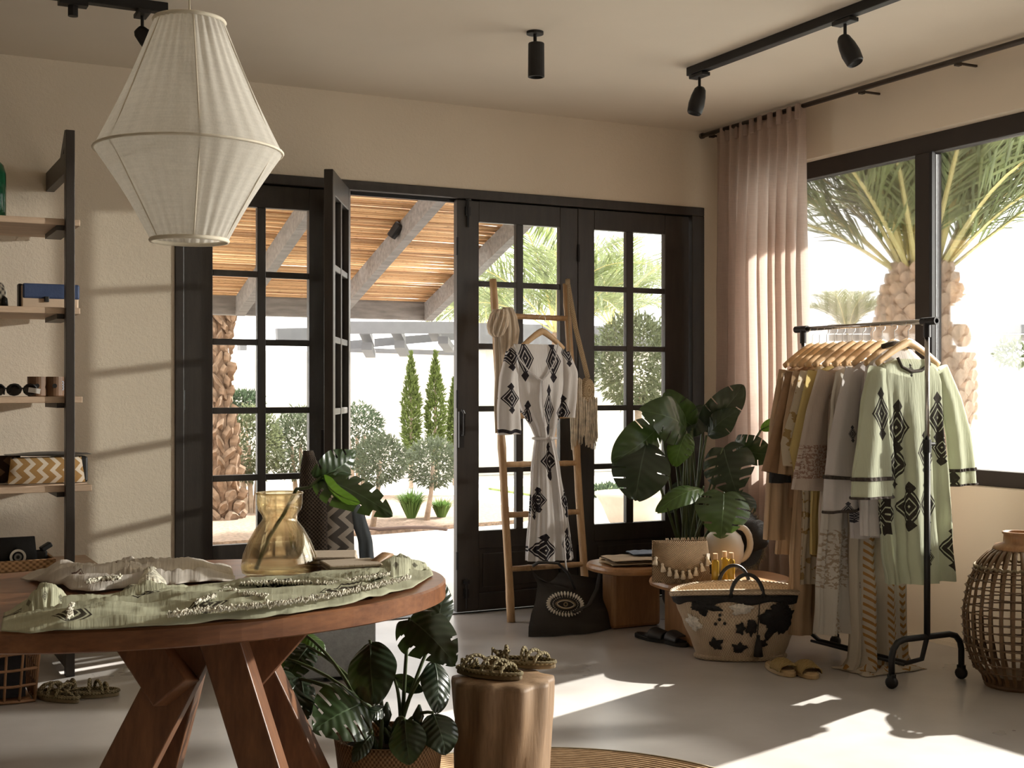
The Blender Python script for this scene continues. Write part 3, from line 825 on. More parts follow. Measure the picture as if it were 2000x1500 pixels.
# blue and cream clutch
MAT_BLUE = plain('navy_blue_leather', (.035, .06, .14), .6, .2, 8, .2, 120)
MAT_TAN = plain('cream_leather', (.62, .47, .34), .6, .08, 6, .1, 120)
MAT_BLACK = plain('black_leather', (.012, .011, .01), .5, .2, 10, .15, 100)
a, c = on(42, 545), on(140, 590)
o = thing('clutch_bag', 'box clutch with navy flap and cream body on the second shelf', 'bag', (a.x, YS, SZ[1]))
w = c.x - a.x
MB().bx(a.x, c.x + .03, YS, YS + .07, SZ[1], SZ[1] + .105).build('body', MAT_TAN, o, bevel=.006)
MB().bx(a.x + .004, c.x + .034, YS - .006, YS + .075, SZ[1] + .045, SZ[1] + .112).build('flap', MAT_BLUE, o, bevel=.008)
MB().bx(a.x + .095, a.x + .115, YS - .012, YS, SZ[1] + .03, SZ[1] + .055).build('clasp', MAT_BLACK, o, bevel=.003)
MB().bx(a.x - .012, a.x + .004, YS + .01, YS + .065, SZ[1], SZ[1] + .11).build('side_strap', MAT_BLACK, o, bevel=.004)
MAT_STRIPE = weave('cream_black_stripe', (.03, .03, .03), (.7, .64, .54), 60, 60, .8, .2)
b = on(-14, 590); b.z = SZ[1]
o = thing('small_pouch', 'small cream pouch with black tassel at the end of the second shelf', 'bag', b)
MB().lathe([(0, 0), (.04, .0), (.055, .03), (.056, .08), (.04, .108), (.012, .118), (0, .118)], 18, b, 1, .6).build('body', MAT_STRIPE, o, smooth=True)
MB().lathe([(0, .05), (.012, .04), (.016, 0), (0, 0)], 10, b + Vector((.045, -.03, 0))).build('tassel', MAT_BLACK, o, smooth=True)
# sunglasses, two cups
MAT_LENS = plain('dark_lens', (.02, .012, .01), .15, .1)
MAT_TAG = plain('white_paper_tag', (.75, .72, .67), .7, .03)
def glasses(u, v, label, tagd=False):
    b = on(u, v); b.z = SZ[2]; b.y -= .02
    o = thing('sunglasses', label, 'sunglasses', b, group='sunglasses on the third shelf')
    for s in (-1, 1):
        m = MB().lathe([(0, -.003), (.026, -.003), (.026, .003), (0, .003)], 18, (0, 0, 0)).xf(Matrix.Translation(b + Vector((s * .034, -.03, .03))) @ Euler((1.25, 0, 0)).to_matrix().to_4x4())
        m.build('lens', MAT_LENS, o)
        rg = [(b.x + s * .034 + .027 * math.cos(t * .5236), b.y - .03 - .008 * math.sin(t * .5236), b.z + .03 + .024 * math.sin(t * .5236)) for t in range(12)]
        MB().tube(rg, .004, 6, closed=True).build('rim', MAT_BLACK, o, smooth=True)
        MB().tube([b + Vector((s * .062, -.028, .036)), b + Vector((s * .064, .06, .036)), b + Vector((s * .06, .1, .01))], .004, 6).build('temple', MAT_BLACK, o)
    MB().tube([b + Vector((-.01, -.03, .036)), b + Vector((.01, -.03, .036))], .004, 6).build('bridge', MAT_BLACK, o)
    if tagd: MB().box(b + Vector((.05, -.045, .026)), (.05, .001, .022), (0, .15, 0)).build('price_tag', MAT_TAG, o)
glasses(10, 770, 'dark sunglasses at the end of the third shelf')
glasses(40, 770, 'dark sunglasses with a white tag beside the brown cups', True)
MAT_CUP = plain('brown_stoneware', (.17, .09, .045), .55, .25, 9)
for u, lab in ((73, 'brown stoneware cup beside the sunglasses'), (107, 'brown stoneware cup with a pale blue print by the iron post')):
    b = on(u, 770); b.z = SZ[2]
    o = thing('stoneware_cup', lab, 'cup', b, group='cups on the third shelf')
    MB().lathe([(0, 0), (.038, 0), (.042, .004), (.0425, .088), (.039, .088), (.038, .01), (0, .01)], 24, b).build('body', MAT_CUP, o, smooth=False)
    e = MB().lathe([(0, 0), (.010, 0), (.010, .003), (0, .003)], 14).xf(Matrix.Translation(b + Vector((-.006, -.041, .047))) @ Euler((1.57, 0, 0)).to_matrix().to_4x4())
    e.build('painted_dot', MAT_BLACK, o)
    if u > 100:
        m = MB()
        for k in range(7): m.box(b + Vector((.0295 + (k % 2) * .004, -.0305 + (k % 2) * .003, .03 + k * .006)), (.008, .003, .0035), (0, 0, .75))
        m.build('print', plain('pale_blue_print', (.35, .45, .6), .6), o)
# zigzag pouch, dark patterned pouch behind
def zigzag(name, c1, c2, p=.05, amp=.018, w=.5):
    m = Mat(name); u, v = m.uv()
    tri = ((v / (p * 1.1)).fract() - .5).abs() * (amp * 4)
    f = (((u + tri) / p).fract()).gt(w)
    m.col(m.mix(f, c1, c2)).set(.85, 0, .2).bump(m.noise(200, 2, m.coord('Object')), .3, .002); return m.m
MAT_ZIG = zigzag('ochre_zigzag_weave', (.36, .21, .08), (.66, .57, .46), .052, .014, .58)
MAT_ZIG2 = zigzag('dark_pattern_weave', (.05, .03, .02), (.22, .14, .09), .09, .03, .6)
def pouch(name, x0, x1, y, z, h, d, mat, label, lean=.0, group=None):
    o = thing(name, label, 'bag', ((x0 + x1) / 2, y, z), group=group)
    w = x1 - x0; xc = (x0 + x1) / 2
    def fn(sg):
        def f(u, v):
            e = (math.sin(math.pi * clamp(u, .0, 1)) ** .5) * (math.sin(math.pi * clamp(v * .9 + .05)) ** .6)
            s = 1 + .10 * (1 - v)
            return (xc + (u - .5) * w * s, y + lean * v + sg * d * .5 * e + .004 * nz(u * 5, v * 4), z + .004 + v * h)
        return f
    uv = lambda u, v: (u * w, v * h)
    MB().surf(fn(-1), 20, 10, uv=uv).surf(fn(1), 20, 10, uv=uv).build('body', mat, o, smooth=True)
    MB().tube([(xc - w * .49, y + lean, z + h + .002), (xc + w * .49, y + lean, z + h + .002)], .004, 6).build('zip', MAT_BLACK, o)
    return o
a, c = on(22, 890), on(160, 940)
pouch('zigzag_pouch', a.x, c.x, YS, SZ[3], .115, .05, MAT_ZIG, 'ochre and cream zigzag pouch on the fourth shelf', .02)
pouch('dark_pouch', a.x - .2, a.x + .05, YS + .08, SZ[3], .12, .05, MAT_ZIG2, 'dark brown patterned pouch left of the zigzag pouch', .03)
a = on(60, 890); c = on(178, 890)
fo = thing('flat_pouch', 'flat dark leather pouch lying on top of the zigzag pouch', 'bag', (a.x, YS + .08, SZ[3] + .118))
MB().surf(lambda u, v: (lerp(a.x - .1, c.x + .0, u), YS + lerp(-.02, .13, v), SZ[3] + .131 + .012 * math.sin(math.pi * u) * math.sin(math.pi * v)), 16, 8).surf(lambda u, v: (lerp(a.x - .1, c.x, u), YS + lerp(-.02, .13, v), SZ[3] + .129 - .008 * math.sin(math.pi * u) * math.sin(math.pi * v)), 16, 8).build('body', plain('dark_pattern_leather', (.06, .06, .06), .4, .5, 20), fo, smooth=True)
MB().bx(a.x + .1, a.x + .25, YS + .03, YS + .16, SZ[3], SZ[3] + .118).build('folded_end', MAT_BLACK, fo, bevel=.01)
# tray with black pouches on the lowest board
MAT_TRAY = weave('brown_rattan_tray', (.16, .08, .035), (.45, .27, .13), 70, 90, .7, .6, kind='Object')
a, c = on(-60, 1100, 5.98), on(108, 1100, 5.98)
o = thing('rattan_tray', 'brown rattan tray holding the black pouches on the lowest board', 'tray', (a.x, 6.05, SZ[4]))
MB().bx(a.x, c.x, 5.96, 6.25, SZ[4], SZ[4] + .012).build('bottom', MAT_TRAY, o)
for x0, x1, y0, y1 in ((a.x, c.x, 5.955, 5.97), (a.x, c.x, 6.24, 6.255), (a.x, a.x + .015, 5.97, 6.24), (c.x - .015, c.x, 5.97, 6.24)):
    MB().bx(x0, x1, y0, y1, SZ[4], SZ[4] + .05).build('side', MAT_TRAY, o, bevel=.004)
MAT_CAN = plain('black_canvas', (.013, .012, .011), .9, .25, 12, .4, 150)
MAT_EYEW = plain('cream_bead', (.70, .66, .58), .5, .05)
x0, x1 = on(-30, 1080, 6.06).x, on(68, 1080, 6.06).x
o = pouch('eye_pouch', x0, x1, 6.04, SZ[4] + .012, .125, .06, MAT_CAN, 'black pouch with a round white eye standing in the tray', .02)
e = on(35, 1088, 6.005)
for r0, r1, m_, dy in ((.024, .034, MAT_EYEW, 0), (0.008, .016, plain('grey_bead', (.2, .19, .17), .5), -.002), (0, .006, MAT_BLACK, -.003)):
    MB().lathe([(r0, -.002), (r0, .003), (r1, .003), (r1, -.002)], 24).xf(Matrix.Translation(e + Vector((0, dy, 0))) @ Euler((1.5, 0, 0)).to_matrix().to_4x4()).build('eye_ring', m_, o)
x0, x1 = on(66, 1080, 6.08).x, on(100, 1080, 6.08).x
o = thing('folded_pouch', 'small black leather pouch with an upturned flap at the end of the tray', 'bag', (x0, 6.1, SZ[4] + .012))
MB().bx(x0, x1 - .015, 6.08, 6.12, SZ[4] + .012, SZ[4] + .075).build('body', MAT_BLACK, o, bevel=.01)
MB().box((x1 - .02, 6.1, SZ[4] + .088), (.05, .04, .022), (0, -.5, .2)).build('flap', MAT_BLACK, o, bevel=.005)

# ------------------------------------------------------------------ oval table
MAT_TABLE = wood('warm_reddish_wood', (.11, .038, .016), (.29, .12, .05), .32, (1.2, 9, 9), 2.2, .05)
ZT_ = .76
tb = thing('oval_table', 'oval reddish wooden table on crossed splayed legs', 'table', (TC.x, TC.y, 0))
RX, RY = .72, .52
def oval(r, z): return [(TC.x + RX * r * math.cos(2 * math.pi * i / 96), TC.y + RY * r * math.sin(2 * math.pi * i / 96), z) for i in range(96)]
m = MB(); rings = [(.985, ZT_ - .048), (1, ZT_ - .044), (1, ZT_ - .005), (.993, ZT_)]
vs = []
for r, z in rings: vs += oval(r, z)
fs = [(i * 96 + j, i * 96 + (j + 1) % 96, (i + 1) * 96 + (j + 1) % 96, (i + 1) * 96 + j) for i in range(3) for j in range(96)]
fs += [tuple(range(95, -1, -1)), tuple(range(288, 384))]
m.add(vs, fs).build('tabletop', MAT_TABLE, tb)
FW = Vector((SN, CS, 0)); RT = Vector((CS, -SN, 0))
MAT_LEG = wood('leg_wood', (.10, .036, .015), (.26, .11, .046), .42, (9, 9, 1.2), 2.2, .05)
base = TC + RT * .08
def leg(x0, d0, x1, d1, z0, z1, w, h, name='leg'):
    a = base + RT * x0 + FW * d0 + Vector((0, 0, z0)); b = base + RT * x1 + FW * d1 + Vector((0, 0, z1))
    MB().bar(a, b, w, h, up=FW).build(name, MAT_LEG, tb, bevel=.004)
leg(-.31, -.10, .03, -.03, 0.02, .70, .115, .085)
leg(.30, -.16, .06, -.06, 0.02, .70, .095, .085)
leg(-.22, .26, -.02, .10, 0.02, .70, .10, .085)
leg(.34, .22, .05, .10, 0.02, .70, .10, .085)
leg(-.17, -.05, -.02, -.12, .71, .53, .10, .085, 'brace')
leg(.26, .10, .10, .0, .71, .53, .10, .085, 'brace')
leg(-.2, .03, .2, .03, .69, .69, .12, .045, 'top_rail')
MB().bx(TC.x - .25, TC.x + .25, TC.y - .1, TC.y + .1, ZT_ - .075, ZT_ - .048).build('mounting_plate', MAT_LEG, tb)

# ------------------------------------------------------------------ garments lying on the table
def motif_nodes(m, u, v, motifs, jag=.0):
    """concentric embroidered diamonds centred at (cx, cy) with half sizes (sx, sy)"""
    tot = None
    for cx, cy, sx, sy in motifs:
        d = ((u - cx) / sx).abs() + ((v - cy) / sy).abs()
        st = ((u * (1 / .011)).floor() + (v * (1 / .011)).floor()) * .5
        k = ((d * 2.6).fract().gt(.22)) * d.lt(1.0)
        k2 = (((u - cx) / (sx * .42)).abs() + (((v - cy) / sy).abs() - .95) .abs() / .34).lt(1.0)
        k = k.max(k2)
        tot = k if tot is None else tot.max(k)
    return tot
def cloth(name, base, ink=(.03, .025, .025), motifs=(), bands=(), grid=None, trans=.3, fine=150, extra=None):
    m = Mat(name); u, v = m.uv()
    n = m.noise(5, 3, m.coord('Object')); cr = m.noise(fine, 3, m.coord('UV', (1, .12, 1)))
    c = m.ramp(n, [(.3, tuple(x * .9 for x in base)), (.7, base)])
    k = None
    if motifs: k = motif_nodes(m, u, v, motifs)
    for b0, b1 in bands:
        w = (u * 90).sin() * .004
        bb = (v + w).gt(b0) * (v + w).lt(b1); k = bb if k is None else k.max(bb)
    if grid:
        gx, gy, sx, sy = grid
        row = (v / gy).floor(); uu = ((u / gx) + row * .5).fract() - .5; vv = (v / gy).fract() - .5
        d = (uu * (gx / sx)).abs() + (vv * (gy / sy)).abs()
        g = ((d * 2.6).fract().gt(.3)) * d.lt(1.0); k = g if k is None else k.max(g)
    if extra: 
        g = extra(m, u, v); k = g if k is None else k.max(g)
    if k is not None:
        thread = m.noise(350, 2, m.coord('UV')).gt(.3)
        c = m.mix(k * thread, c, ink)
    m.col(c).set(.9, 0, .2).bump(cr, .45, .006)
    if trans: m.translucent(trans)
    return m.m
MAT_GDRESS = cloth('sage_cotton_gauze', (.50, .50, .36), (.06, .05, .035), grid=(.30, .15, .05, .035), trans=.15, fine=45)
MAT_WDRESS = cloth('offwhite_cotton_gauze', (.63, .58, .52), (.17, .11, .09), grid=(.5, .21, .04, .03), trans=.15, fine=45)
MAT_FRILL = plain('crinkled_offwhite_lace', (.66, .63, .52), .95, .35, 60, .9, 130)
def table_cloth_patch(lo, hi, hmax, seed, nu=110, nv=26, zb=ZT_ + .004, ridge=3.0, dome=False):
    """sheet between two outlines traced on the table plane, thrown into folds"""
    def line(tab, t):
        x = lerp(tab[0][0], tab[-1][0], t); return x, interp([(p[0], p[1]) for p in tab], x)[0]
    def fn(u, v):
        a = line(lo, u); b = line(hi, u)
        px_, py_ = lerp(a[0], b[0], v), lerp(a[1], b[1], v) + 3.5 * nz(u * 14 + seed, v * 2) * (1 if v > .5 else .6)
        p = P(px_, py_, Z=zb)
        e = math.sin(math.pi * clamp(v * .98 + .01)) ** .45 * min(1, 6 * u + .15, 6 * (1 - u) + .15)
        if dome: e = (math.sin(math.pi * clamp(v)) * math.sin(math.pi * clamp(u))) ** .8
        w_ = .3 * nz(p.x * 3 + seed, p.y * 3, seed)
        f = 1 - abs(nz(p.x * 2.4 + seed + w_, p.y * 11 + w_ * 3, seed)) * 2.4
        g = 1 - abs(nz(p.x * 6 + seed + w_ * 2, p.y * 20, seed + 4)) * 2.2
        big = .5 + .5 * nz(p.x * 4 + seed * 2, p.y * 5, seed)
        h = hmax * e * clamp((.62 if not dome else .3) * max(0, f) + (.28 if not dome else .15) * max(0, g) + (.30 if not dome else .8) * big, 0, 1.3)
        return (p.x, p.y, zb + max(0, h))
    return MB().surf(fn, nu, nv, uv=lambda u, v: (u * .95, v * .34))
gd = thing('sage_dress', 'sage green dress with dark embroidery spread along the table front', 'dress', P(420, 1190, Z=ZT_))
lo = [(2, 1232), (60, 1240), (200, 1232), (330, 1226), (450, 1214), (560, 1203), (650, 1187), (740, 1168), (800, 1150), (846, 1124)]
hi = [(8, 1198), (60, 1172), (120, 1178), (210, 1176), (300, 1160), (400, 1150), (500, 1140), (600, 1132), (700, 1118), (790, 1104), (838, 1108)]
table_cloth_patch(lo, hi, .038, 3.1, 200, 44).build('skirt', MAT_GDRESS, gd, smooth=True, solid=.002)
table_cloth_patch([(40, 1198), (90, 1197), (140, 1186)], [(44, 1182), (88, 1166), (136, 1172)], .055, 8.2, 40, 26, zb=ZT_ + .012, dome=True).build('sleeve', MAT_GDRESS, gd, smooth=True, solid=.002)
table_cloth_patch([(716, 1134), (770, 1128), (836, 1112)], [(722, 1112), (775, 1094), (830, 1098)], .05, 5.6, 44, 26, zb=ZT_ + .012, dome=True).build('sleeve', MAT_GDRESS, gd, smooth=True, solid=.002)
table_cloth_patch([(180, 1192), (280, 1184), (400, 1172)], [(184, 1176), (280, 1156), (396, 1148)], .04, 6.6, 60, 26, zb=ZT_ + .012, dome=True).build('bodice', MAT_GDRESS, gd, smooth=True, solid=.002)
def frill(pts, w, n, name, par, mat, seed, zb=ZT_ + .01):
    """crinkled narrow ruffle along a line on the table"""
    q = [P(u, v, Z=zb) for u, v in pts]
    def c(t):
        t *= len(q) - 1; k = min(int(t), len(q) - 2); return lerp(q[k], q[k + 1], t - k)
    def fn(u, v):
        p = c(u); k = u * n * 6.28
        p = p + Vector((SN, CS, 0)) * (.012 * nz(u * 9 + seed, seed))
        return (p.x + SN * (v - .5) * w + .004 * nz(u * n, v * 3, seed), p.y + CS * (v - .5) * w + .008 * math.sin(k) * v, p.z + .024 + .0035 * math.sin(k * 1.3 + v * 2) + .008 * nz(u * n * .7, v * 4, seed))
    return MB().surf(fn, n * 6, 5).build(name, mat, par, smooth=True, solid=.002)
frill([(330, 1222), (400, 1214), (480, 1206), (560, 1198), (640, 1184), (720, 1166), (800, 1146)], .035, 70, 'ruffle', gd, MAT_FRILL, 1.0)
frill([(385, 1196), (420, 1186), (440, 1172), (470, 1180), (520, 1186)], .035, 40, 'ruffle', gd, MAT_FRILL, 2.0)
frill([(470, 1160), (560, 1156), (640, 1160), (700, 1150), (760, 1140)], .03, 44, 'ruffle', gd, MAT_FRILL, 3.0)
frill([(136, 1230), (137, 1214), (140, 1202)], .03, 12, 'cuff', gd, MAT_FRILL, 4.0)
wd = thing('offwhite_dress', 'off-white gauze dress lying crumpled at the back of the table', 'dress', P(260, 1130, Z=ZT_))
lo = [(40, 1130), (100, 1146), (170, 1158), (240, 1150), (300, 1146), (380, 1140), (460, 1134)]
hi = [(70, 1122), (120, 1122), (190, 1118), (250, 1112), (330, 1108), (400, 1108), (450, 1106)]
table_cloth_patch(lo, hi, .05, 11.3, 120, 26).build('skirt', MAT_WDRESS, wd, smooth=True, solid=.002)
table_cloth_patch([(195, 1136), (250, 1134), (306, 1128)], [(205, 1116), (250, 1108), (300, 1110)], .06, 14.3, 48, 26, zb=ZT_ + .012, dome=True).build('sleeve', MAT_WDRESS, wd, smooth=True, solid=.002)
table_cloth_patch([(270, 1150), (300, 1148), (325, 1142)], [(268, 1126), (296, 1118), (318, 1122)], .045, 16.3, 40, 24, zb=ZT_ + .014, dome=True).build('cuff', MAT_FRILL, wd, smooth=True, solid=.002)
frill([(170, 1156), (200, 1150), (235, 1147)], .03, 20, 'ruffle', wd, MAT_FRILL, 5.0)

# stacked folded cloths and a wooden brush behind the vase
MAT_NAP = cloth('natural_striped_linen', (.56, .47, .37), (.30, .23, .16), trans=0, extra=lambda m, u, v: (v * 60).fract().lt(.2))
def fold_stack(u0, u1, v, n, h, label, rz, dpt=.14):
    a, b = P(u0, v, Z=ZT_), P(u1, v, Z=ZT_); c = (a + b) / 2; w = (b - a).length
    o = thing('folded_cloths', label, 'cloth', (c.x, c.y, ZT_), rz, group='folded cloths behind the vase')
    for k in range(n):
        def fn(u, vv, k=k, top=1):
            return ((u - .5) * w + .004 * nz(k, vv * 3), (vv - .5) * dpt + .003 * nz(u * 4, k), 0)
        m = MB().box((R.uniform(-.004, .004), R.uniform(-.004, .004), h * (k + .5)), (w * R.uniform(.96, 1.0), dpt * R.uniform(.95, 1), h * .86), (0, 0, R.uniform(-.03, .03)))
        m.build('folded_cloth', MAT_NAP, o, local=True, bevel=h * .4)
fold_stack(596, 700, 1112, 4, .011, 'pale stack of folded linen cloths behind the vase', -.35, .16)
fold_stack(634, 742, 1126, 4, .010, 'brownish stack of folded cloths with frayed edge nearer the table rim', -.12, .12)
MAT_BRUSH = wood('brush_wood', (.22, .12, .06), (.42, .26, .14), .5)
b0, b1 = P(722, 1112, Z=ZT_ + .02), P(765, 1092, Z=ZT_ + .035)
o = thing('wooden_brush', 'small wooden oval brush leaning on the sage dress', 'brush', b0)
MB().tube([b0, lerp(b0, b1, .25) + Vector((0, 0, .012)), lerp(b0, b1, .7) + Vector((0, 0, .018)), b1 + Vector((0, 0, .012))], [.006, .016, .017, .007], 12, flat=.55).build('back', MAT_BRUSH, o, smooth=True)
MB().box(lerp(b0, b1, .5), (.045, .02, .014), (0, -.25, -.4)).build('bristles', MAT_TAN, o)

# amber glass vase with one monstera leaf
def amber():
    m = Mat('amber_glass')
    t = m.node('ShaderNodeBsdfTransparent'); t.inputs[0].default_value = (.955, .905, .78, 1)
    g = m.node('ShaderNodeBsdfGlossy'); g.inputs['Roughness'].default_value = .03; g.inputs[0].default_value = (1, .95, .85, 1)
    lw = m.node('ShaderNodeLayerWeight'); lw.inputs[0].default_value = .22
    k = S(m.nt, lw.outputs['Facing']) * .55 + .05
    rf = m.node('ShaderNodeBsdfRefraction'); rf.inputs[0].default_value = (.955, .90, .77, 1); rf.inputs['IOR'].default_value = 1.12
    a = m.node('ShaderNodeMixShader'); a.inputs[0].default_value = .3
    m.link(t.outputs[0], a.inputs[1]); m.link(rf.outputs[0], a.inputs[2])
    mx = m.node('ShaderNodeMixShader'); m.link(k, mx.inputs[0]); m.link(a.outputs[0], mx.inputs[1]); m.link(g.outputs[0], mx.inputs[2])
    m.link(mx.outputs[0], m.out.inputs[0]); return m.m
MAT_AMBER = amber()
VC = P(546, 1122, Z=ZT_)
vz = thing('glass_vase', 'amber glass vase with a pinched neck on the table', 'vase', VC)
prof = [(0, .002), (.088, .002), (.098, .008), (.101, .025), (.096, .055), (.082, .09), (.064, .122), (.048, .142), (.044, .150), (.046, .158), (.056, .172), (.060, .188), (.060, .214), (.062, .2165), (.0605, .218), (.057, .214), (.057, .188), (.053, .173), (.042, .158), (.040, .150), (.044, .141), (.06, .12), (.078, .089), (.092, .055), (.097, .025), (.094, .012), (0, .010)]
MB().lathe(prof, 48, VC).build('body', MAT_AMBER, vz, smooth=True)
MB().tube([(VC.x + .0605 * math.cos(k * .1309), VC.y + .0605 * math.sin(k * .1309), VC.z + .2165) for k in range(48)], .0028, 8, closed=True).build('rim', MAT_AMBER, vz, smooth=True)

# ------------------------------------------------------------------ leaves
def green(name, c, rough=.3, trans=.25, vein=.0):
    m = Mat(name); u, v = m.uv()
    w = ((v * 46 + u.abs() * -9).sin()) * .5 + .5
    n = m.noise(7, 3, m.coord('Object'))
    f = w * .25 + n * .75
    rib = u.abs().lt(.022)
    cc = m.mix(rib, m.ramp(f, [(.3, tuple(x * .7 for x in c)), (.7, tuple(x * 1.25 for x in c))]), tuple(min(1, x * 2.4 + .02) for x in c))
    m.col(cc).set(rough, 0, .6).bump(w, .25, .006).translucent(trans, (c[0] * 2.2, c[1] * 2.2, c[2] * .8)); return m.m
MG_DARK = green('dark_glossy_leaf', (.020, .034, .018), .28, .12)
MG_MID = green('green_leaf', (.032, .058, .022), .3, .22)
MG_LIGHT = green('bright_green_leaf', (.05, .10, .022), .32, .3)
MAT_STEM = plain('green_leaf_stalk', (.06, .085, .03), .5, .2)
def blade(b, t, width, kind='mon', arch=.15, fold=.25, roll=0.0, lobes=5, gap=.42, seed=0.0):
    """one leaf from its stalk end b to its tip t, in the place's coordinates"""
    b, t = Vector(b), Vector(t); ax = t - b; L = ax.length; ax.normalize()
    mid = (b + t) / 2; view = Vector((0, 0, CAMH)) - mid; view.normalize()
    sd = ax.cross(view).normalized(); nr = sd.cross(ax).normalized()
    rot = Matrix.Rotation(roll, 3, ax); sd = rot @ sd; nr = rot @ nr
    def hw(k):
        if kind == 'mon': return math.sin(math.pi * clamp(k * .93 + .07)) ** .55 * (1 - .45 * k * k)
        return math.sin(math.pi * clamp(k * .95 + .05)) ** .62 * (1 - .15 * k)
    m = MB(); nt, ns = 54, 8
    per = nt // lobes
    for s in (-1, 1):
        def fn(u, v):
            k = v; w = hw(k) * width * .5 * u
            back = (-.16 * L * u * (1 - k) if kind == 'mon' else 0)          # heart-shaped base
            sweep = L * .10 * u * u * (1 - k) if kind == 'mon' else L * .03 * u
            z = -arch * L * (2 * k - 1) ** 2 + arch * L * .5 - fold * w * w / (width * .5) + .035 * width * math.sin(k * 9 + seed + s) * u + .05 * width * nz(k * 3 + seed, u * 2, s) * u
            return b + ax * (k * L + back + sweep) + sd * (s * w) + nr * z
        def skip(i, j):
            if kind == 'mon' and gap: return i >= ns * gap and (j % per) >= per - 1 - max(1, int(per * .22 * (i / ns))) and 4 < j < nt - 4 and nz(int(j / per) * 1.7 + seed, s * 3.1) > -.35
            if kind == 'split': return i >= 2 and (j % 9) == 8 and i > 3 and nz(j * .7 + seed, s * 3.1) > .0
            return False
        m.surf(fn, ns, nt, skip=skip, uv=lambda u, v, s=s: (u * s, v))
    m.tube([b + ax * (k / 8 * L) + nr * (-arch * L * (2 * k / 8 - 1) ** 2 + arch * L * .5 - .002) for k in range(9)], [.004 * (1 - k / 10) for k in range(9)], 5)
    return m
def stalk(pts, r0, r1, par, mat=None):
    n = len(pts)
    MB().tube(pts, [lerp(r0, r1, k / (n - 1)) for k in range(n)], 7).build('stalk', mat or MAT_STEM, par, smooth=True)
def curve3(a, c, b, n=8): return [lerp(lerp(a, c, k / n), lerp(c, b, k / n), k / n) for k in range(n + 1)]
lb, lt_ = P(630, 930, D=3.36), P(772, 1006, D=3.30)
ml = thing('monstera_leaf', 'single split monstera leaf standing in the amber vase', 'leaf', VC + Vector((0, 0, .02)))
blade(P(622, 936, D=3.36), P(700, 884, D=3.44), .11, 'mon', .12, .2, .5, 5, .5, 1.0).build('blade_lobe', MG_MID, ml, smooth=True)
blade(P(628, 932, D=3.36), P(766, 1003, D=3.28), .125, 'mon', .10, .35, -.5, 6, .5, 2.0).build('blade', MG_MID, ml, smooth=True)
blade(P(626, 934, D=3.36), P(694, 984, D=3.24), .06, 'plain', .12, .3, .9, 5, 0, 3.0).build('blade_lobe', MG_LIGHT, ml, smooth=True)
stalk([VC + Vector((-.07, -.02, .02)), VC + Vector((-.03, 0, .1)), VC + Vector((.015, .01, .16)), VC + Vector((.05, .01, .225)), P(604, 952, D=3.36), P(628, 932, D=3.36)], .006, .004, ml)

# ------------------------------------------------------------------ bags hanging on the open leaf, crate, basket, rope sandals on the floor
MAT_NET = weave('dark_openwork_weave', (.008, .006, .005), (.10, .075, .055), 110, 110, .8, .8)
MAT_ZGREY = zigzag('grey_white_zigzag', (.16, .15, .145), (.62, .58, .53), .085, .03, .55)
MAT_BLUEG = plain('slate_blue_cotton', (.13, .16, .19), .85, .25, 7, .3, 90, stretch=(6, 6, .6))
def hang_bag(name, pts, D, depth, mat, label, strap=None, smat=None, seed=1.0, cat='bag'):
    """soft bag: outline rows (v, u_left, u_right) at distance D"""
    c = P((pts[-1][1] + pts[-1][2]) / 2, pts[-1][0], D=D)
    o = thing(name, label, cat, c)
    v0, v1 = pts[0][0], pts[-1][0]
    def fn(sg):
        def f(u, v):
            y = lerp(v0, v1, v); a, b = interp(pts, y)
            e = math.sin(math.pi * u) ** .6 * math.sin(math.pi * clamp(.12 + v * .8)) ** .5
            p = P(lerp(a, b, u), y, D=D + sg * depth * .5 * e)
            return p + FW * (.012 * math.sin(u * 9 + v * 3 + seed)) * v
        return f
    H = (v1 - v0) * D / FPX; Wd = (pts[-1][2] - pts[-1][1]) * D / FPX
    uv = lambda u, v: (u * Wd, v * H)
    MB().surf(fn(-1), 18, 18, uv=uv).surf(fn(1), 18, 18, uv=uv).build('body', mat, o, smooth=True)
    if strap: MB().tube([P(u, v, D=D) for u, v in strap], .012, 6, flat=.3).build('strap', smat or mat, o)
    return o
hang_bag('openwork_bag', [(880, 592, 612), (920, 586, 626), (1000, 580, 640), (1126, 580, 640)], 5.95, .10, MAT_NET, 'dark openwork bag hanging on the edge of the open door leaf')
hang_bag('zigzag_tote', [(972, 640, 682), (1000, 634, 690), (1060, 630, 692), (1113, 630, 694)], 6.1, .08, MAT_ZGREY, 'grey and white zigzag tote beside the open door leaf', [(642, 930), (646, 960), (652, 980)], MAT_TAN)
hang_bag('slate_tote', [(968, 676, 692), (1000, 680, 712), (1060, 700, 728), (1113, 704, 732)], 6.12, .08, MAT_BLUEG, 'slate blue cotton tote nearest the open doorway', [(660, 930), (668, 960), (684, 985)], MAT_TAN, 2.0)
MAT_CRATE = wood('pale_blue_grey_wood', (.20, .21, .22), (.33, .34, .35), .6, (9, 1.2, 9))
cr = thing('wooden_crate', 'pale blue-grey wooden bench block behind the table', 'bench', (1.93, 5.75, 0), -.1)
MB().bx(-.16, .16, -.5, .25, .02, .36).build('body', MAT_CRATE, cr, local=True, bevel=.006)
MB().bx(-.18, .18, -.52, .27, .36, .395).build('top', MAT_CRATE, cr, local=True, bevel=.006)
for x in (-.1, .1): MB().bx(x - .04, x + .04, -.45, .2, 0, .02).build('skid', MAT_CRATE, cr, local=True)

